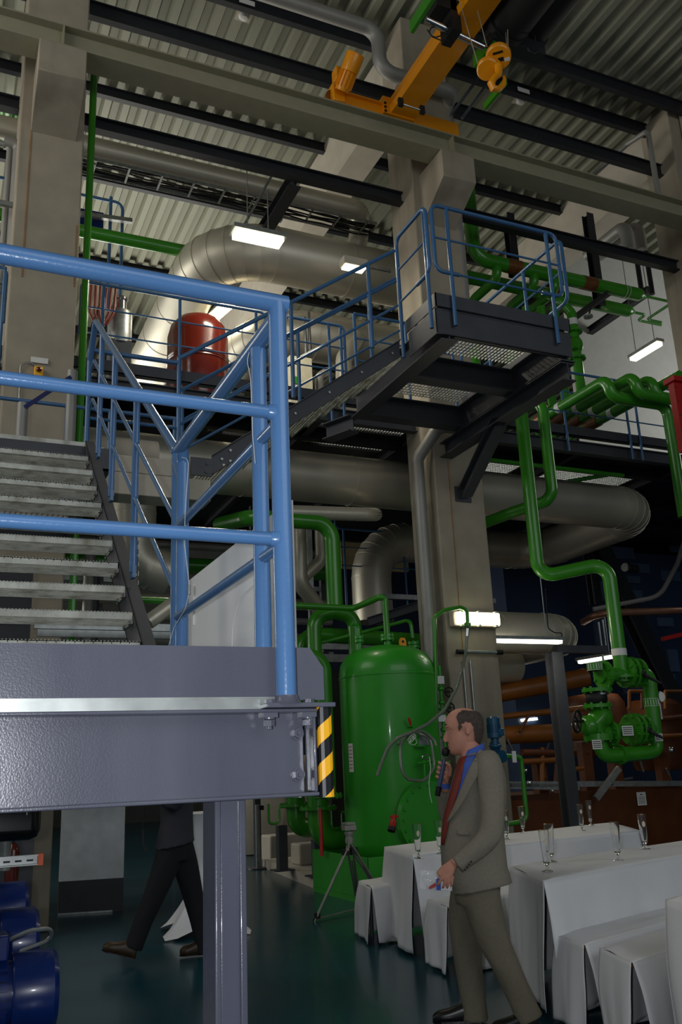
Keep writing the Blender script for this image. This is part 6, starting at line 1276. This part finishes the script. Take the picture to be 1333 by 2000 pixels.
# shirt front, collar, tie, lapel edges: laid over the jacket front towards the camera's side
def strip(name, m, left, right, lat_l, lat_r, th=.006):
    n = len(left); mb = MB(); vs_ = []
    for i in range(n): vs_ += [M.p(*left[i], lat_l[i]), M.p(*right[i], lat_r[i])]
    mb.add(vs_, [(2*i, 2*i+1, 2*i+3, 2*i+2) for i in range(n-1)], True); o = mb.build(name, m, PM); s_ = o.modifiers.new('t', 'SOLIDIFY'); s_.thickness = th; s_.offset = 0; u_ = o.modifiers.new('s', 'SUBSURF'); u_.levels = 1; u_.render_levels = 1; return o
loft(MB(), [], 3) if False else None
col = MB(); loft(col, [(M.p(925, 1461), M.F*.066+M.Z*-.028, M.L*.066), (M.p(924, 1472), M.F*.07+M.Z*-.03, M.L*.072), (M.p(923, 1484), M.F*.082+M.Z*-.03, M.L*.09)], 28, 2, cap=False)
co = col.build('shirt_collar', SHIRT, PM); s_ = co.modifiers.new('t', 'SOLIDIFY'); s_.thickness = .004
def jlat(x, y, off=.006):
    k = smoothk(JR, 4); i = max(j for j in range(len(k)) if k[j][0] <= y) if y > k[0][0] else 0; i = min(i, len(k)-2); t = max(0, min(1, (y-k[i][0])/max(1e-6, k[i+1][0]-k[i][0]))); r_ = [a_+(b_-a_)*t for a_, b_ in zip(k[i], k[i+1])]
    u = min(1, abs((x-(r_[1]+r_[2])/2)/((r_[2]-r_[1])/2))); return r_[3]*max(0, 1-u**2.3)**(1/2.3)+off
def skinpatch(name, m, left, right, off, th=.005, n=6):
    left = smoothk([tuple(map(float, q)) for q in left], 3); right = smoothk([tuple(map(float, q)) for q in right], 3); mb = MB(); vs_ = []
    for (l_, r_) in zip(left, right):
        for i in range(n+1): u = i/n; x = l_[0]+(r_[0]-l_[0])*u; y = l_[1]+(r_[1]-l_[1])*u; vs_.append(M.p(x, y, jlat(x, y, off)))
    m_ = len(left); mb.add(vs_, [(j*(n+1)+i, j*(n+1)+i+1, (j+1)*(n+1)+i+1, (j+1)*(n+1)+i) for j in range(m_-1) for i in range(n)], True); o = mb.build(name, m, PM); s_ = o.modifiers.new('t', 'SOLIDIFY'); s_.thickness = th; s_.offset = 0; return o
skinpatch('shirt_front', SHIRT, [(903, 1478), (894, 1500), (884, 1530), (876, 1565), (868, 1600)], [(932, 1474), (921, 1498), (906, 1530), (890, 1565), (872, 1600)], .008)
skinpatch('tie', TIE, [(903, 1478), (895, 1488), (888, 1520), (877, 1560), (867, 1600), (863, 1650)], [(913, 1477), (907, 1489), (901, 1522), (891, 1560), (879, 1596), (867, 1650)], .016, .008)
skinpatch('lapel', SUIT, [(926, 1484), (913, 1510), (901, 1540), (888, 1572), (873, 1606)], [(948, 1484), (938, 1508), (922, 1536), (902, 1572), (876, 1606)], .020, .006)
skinpatch('collar', SUIT, [(937, 1464), (932, 1474), (926, 1486)], [(950, 1468), (951, 1478), (949, 1486)], .026, .008)
skinpatch('pocket_flap', SUIT, [(893, 1622), (893, 1630)], [(918, 1624), (918, 1632)], .010, .005)
cf = MB(); loft(cf, [(M.p(868, 1541, -.125), M.F*.04, M.L*.036), (M.p(867, 1531, -.12), M.F*.036, M.L*.033)], 20, 2); cf.build('shirt_cuff', SHIRT, PM)
mb = MB()
for k in range(4): mb.ball(M.p(921-k*4.2, 1683+k*5.2, .335-.003*k), .006, 8)
mb.build('cuff_buttons', SHOEK, PM)
# trousers
tm = MB()
def leg(pts, seed): return arm(tm, pts, seed, .022, 2.3)
leg([(M.p(937, 1728, .07), .115), (M.p(942, 1762, .085), .112), (M.p(955, 1810, .1), .1), (M.p(974, 1856, .105), .085), (M.p(995, 1900, .105), .077), (M.p(1018, 1950, .1), .072), (M.p(1036, 1992, .1), .078)], 8)
leg([(M.p(920, 1730, -.07), .112), (M.p(913, 1765, -.08), .11), (M.p(911, 1815, -.09), .098), (M.p(914, 1868, -.1), .086), (M.p(919, 1910, -.1), .078), (M.p(926, 1960, -.1), .072), (M.p(929, 1993, -.1), .076)], 9)
loft(tm, [(M.p(930, 1700), M.F*.13, M.L*.165), (M.p(932, 1735), M.F*.14, M.L*.17), (M.p(934, 1762), M.F*.13, M.L*.17)], 32, 2.2)
tr_ = tm.build('trousers', SUITT, PM); remesh(tr_, .009, 3, .5)
def shoe(M, heel, toe, m, par, r=1.):
    d = (toe-heel); L = d.length; f = d.normalized(); s_ = f.cross(Vector((0, 0, 1))).normalized(); u_ = s_.cross(f); rs = []
    for t, w, h in ((-.02, .02, .02), (0, .034, .05), (.15, .037, .06), (.35, .038, .055), (.55, .045, .042), (.78, .048, .036), (.93, .043, .031), (1.0, .026, .02)): rs.append((heel+f*(L*t)+u_*h*.95*r, s_*w*r, u_*h*r))
    o = loft(MB(), smoothk([tuple(a)+tuple(b)+tuple(c) for a, b, c in rs], 2) and rs, 20, 2.3).build('shoe', m, par); ss_ = o.modifiers.new('s', 'SUBSURF'); ss_.levels = 1; ss_.render_levels = 1
    sl_ = MB(); sl_.prism([heel-f*.01+s_*.034, heel+f*(L*.5)+s_*.036, heel+f*(L*.8)+s_*.046, heel+f*L+s_*.012, heel+f*L-s_*.012, heel+f*(L*.8)-s_*.046, heel+f*(L*.5)-s_*.036, heel-f*.01-s_*.034], u_*.012); sl_.build('sole', SHOEK, o); return o
hf = M.p(937, 2003, -.1); hf.z = .004; shoe(M, hf, hf+M.F*.27, SHOEK, PM); hn = M.p(1052, 2012, .1); hn.z = .004; shoe(M, hn, hn+M.F*.26+M.L*.03, SHOEK, PM)
# microphone and packet are held things of their own
MI = thing('microphone', 'silver-blue wireless microphone with a black head in the speaking man\'s raised hand', 'microphone', mic1)
MB().lathe([(0, 0), (.014, .004), (.0165, .03), (.017, .15), (.0175, .165)], mic1+md*-.0, -md, 20).build('handle', mat('anodised blue grey', (104, 118, 152), .3, .7), MI)
MB().lathe([(.016, -.055), (.0175, -.05), (.0175, .0), (0, .0)][::-1], mic1, -md, 18).build('tail_cap', RUBBER, MI)
MB().lathe([(.018, 0), (.024, .012), (.025, .03), (.022, .045), (.012, .054), (0, .056)], mic0+md*.03, -md, 20).build('head_grille', RUBBER, MI, label='black head')
PK = thing('plastic_packet', 'clear plastic packet with red and blue print hanging from the speaking man\'s lower hand', 'packet', M.p(862, 1738, .28))
pv = MB(); nx_, ny_ = 10, 8; vs_ = []
cor = [(822, 1700), (884, 1702), (884, 1740), (820, 1736)]
for sgn in (1, -1):
    vs_ = []
    for j in range(ny_+1):
        for i in range(nx_+1):
            u, v = i/nx_, j/ny_; x = (cor[0][0]*(1-u)+cor[1][0]*u)*(1-v)+(cor[3][0]*(1-u)+cor[2][0]*u)*v; y = (cor[0][1]*(1-u)+cor[1][1]*u)*(1-v)+(cor[3][1]*(1-u)+cor[2][1]*u)*v
            vs_.append(M.p(x, y, .268+sgn*.013*math.sin(math.pi*u)*math.sin(math.pi*v)+.004*math.sin(u*11+v*7)))
    pv.add(vs_, [(j*(nx_+1)+i, j*(nx_+1)+i+1, (j+1)*(nx_+1)+i+1, (j+1)*(nx_+1)+i) for j in range(ny_) for i in range(nx_)], True)
FILM = mat('clear film', (240, 242, 245), .08, trans=0., alpha=.42, var=0.); FILM.blend_method = 'BLEND' if hasattr(FILM, 'blend_method') else FILM.blend_method
pv.build('film', FILM, PK)
def patch(name, m, pts, lat): MB().prism([M.p(x, y, lat) for x, y in pts], M.L*.001).build(name, m, PK)
patch('blue_print', mat('print blue', (30, 70, 170), .5), [(853, 1716), (861, 1716), (862, 1739), (853, 1739)], .2845); patch('white_label', SIGNW, [(862, 1716), (880, 1717), (880, 1738), (862, 1738)], .2845); patch('red_print', REDP, [(838, 1732), (851, 1724), (853, 1731), (840, 1737)], .2845)
cb_ = [M.p(826+26*(.5+.5*math.cos(t*.7)), 1722+14*math.sin(t*.9), .27+.004*math.sin(t)) for t in range(14)]; MB().tube(fillet(cb_, .02), .0028, 6).build('white_cable', SIGNW, PK)

# ---- the walking man behind the landing
c1 = P(343, 1875, Z=0); M = Man((c1.x, c1.y, 0), 0)
PW = thing('person', 'walking man in a dark jacket and black trousers, upper body hidden by the grey landing', 'person', (c1.x, c1.y, 0))
bm2 = MB(); z_at = lambda z, f=0, l=0: M.c0+M.F*f+M.L*l+Vector((0, 0, z))
bm2.ball(z_at(1.68, .02), .1, 20, (1.0, .8, 1.2), None); bm2.ball(z_at(1.62, .075), .045, 12); bm2.tube([z_at(1.66, .1), z_at(1.645, .13)], [.015, .014], 8); bm2.tube([z_at(1.6, 0), z_at(1.45, -.02)], [.058, .065], 16)
for sg in (1, -1): bm2.ball(z_at(1.67, 0, .078*sg), .02, 8, (1, .5, 1.5))
loft(bm2, [(z_at(1.46), M.F*.08, M.L*.17), (z_at(1.3), M.F*.11, M.L*.16), (z_at(1.0), M.F*.1, M.L*.14), (z_at(.9), M.F*.1, M.L*.15)], 20, 2)
kn1, an1 = M.p(288, 1775, .08), M.p(262, 1850, .08); kn2, an2 = M.p(374, 1762, -.08), M.p(400, 1858, -.08)
bm2.tube([M.p(336, 1668, .08), kn1, an1], [.07, .05, .038], 14); bm2.tube([M.p(346, 1668, -.08), kn2, an2], [.07, .05, .038], 14)
for sg, sw in ((1, -.12), (-1, .2)):
    sh, el, wr = z_at(1.42, 0, .2*sg), z_at(1.24, .02, .24*sg), z_at(1.38, .22, .12*sg); bm2.tube([sh, el, wr], [.045, .038, .027], 12)
    pc = wr+(wr-el).normalized()*.05; dd = (wr-el).normalized()
    hand(bm2, wr, pc, M.L*sg, [[pc+dd*.03+M.F*(.026-.017*k), pc+dd*.062+M.F*(.026-.017*k), pc+dd*.085+M.F*(.026-.017*k)-M.L*sg*.012, pc+dd*.098+M.F*(.024-.016*k)-M.L*sg*.026] for k in range(4)], [wr+dd*.02+M.F*.02, wr+dd*.05+M.F*.045, wr+dd*.08+M.F*.05])
b2_ = bm2.build('body', SKIN, PW); remesh(b2_, .006, 3)
hm = MB(); hm.ball(z_at(1.705, -.02), .105, 20, (1.0, .84, 1.1)); ho = hm.build('hair', HAIR, PW)
jm = MB(); hemL = M.p(288, 1650, 0).z
JZ = [(1.5, .0, .07, .08), (1.47, .0, .1, .16), (1.4, .0, .12, .2), (1.25, .0, .14, .2), (1.1, .0, .14, .19), (.98, .01, .155, .2), (hemL-.02, .015, .17, .215)]
ks = smoothk(JZ, 4); loft(jm, [(z_at(z, f), M.F*a+Vector((0, 0, -.03 if z < 1 else 0)), M.L*b) for z, f, a, b in ks], 36, 2.3, fold=.008, seed=4)
for sg, sw in ((1, -.12), (-1, .2)): arm(jm, [(z_at(1.44, 0, .14*sg), .07), (z_at(1.4, 0, .2*sg), .075), (z_at(1.24, .02, .245*sg), .06), (z_at(1.35, .18, .14*sg), .05)], 7)
jk = jm.build('jacket', DSUIT, PW); remesh(jk, .012, 3)
tm = MB(); arm(tm, [(M.p(338, 1640, .07), .115), (M.p(325, 1690, .08), .11), (M.p(292, 1770, .085), .085), (M.p(276, 1810, .08), .078), (M.p(260, 1852, .08), .075)], 2, .02); arm(tm, [(M.p(350, 1640, -.07), .115), (M.p(362, 1690, -.08), .108), (M.p(382, 1768, -.085), .082), (M.p(392, 1815, -.08), .072), (M.p(399, 1862, -.08), .07)], 3, .02)
loft(tm, [(M.p(342, 1628), M.F*.13, M.L*.16), (M.p(342, 1655), M.F*.14, M.L*.17), (M.p(341, 1680), M.F*.12, M.L*.17)], 28, 2.2); tt = tm.build('trousers', DTRO, PW); remesh(tt, .012, 3)
heel = M.p(262, 1874, .08); heel.z = max(heel.z, .01); toe_ = heel+M.F*.26+Vector((0, 0, .085)); shoe(M, heel, toe_, SHOEB, PW, 1.22); h2_ = M.p(412, 1884, -.08); h2_.z = .012; shoe(M, h2_, h2_+M.F*.26, SHOEB, PW, 1.22)
ST = thing('camera_strap', 'black strap with yellow lettering dangling at the walking man\'s front', 'strap', M.p(281, 1660, .12))
sp_ = [M.p(283, 1575, .12), M.p(281, 1600, .12), M.p(279, 1620, .12), M.p(280, 1650, .12), M.p(285, 1663, .12), M.p(288, 1655, .12)]; MB().tube(sp_[:3], .005, 6).build('cord', RUBBER, ST); mb = MB(); 
for a, b in zip(sp_[2:-1], sp_[3:]): mb.beam(a, b, .034, .01, up=M.F)
mb.build('band', RUBBER, ST); mb = MB()
for k in range(7): c = sp_[2].lerp(sp_[3], .15+.11*k); mb.box(c+M.L*.013, (.01, .002, .008))
mb.build('yellow_marks', STRIPY, ST)
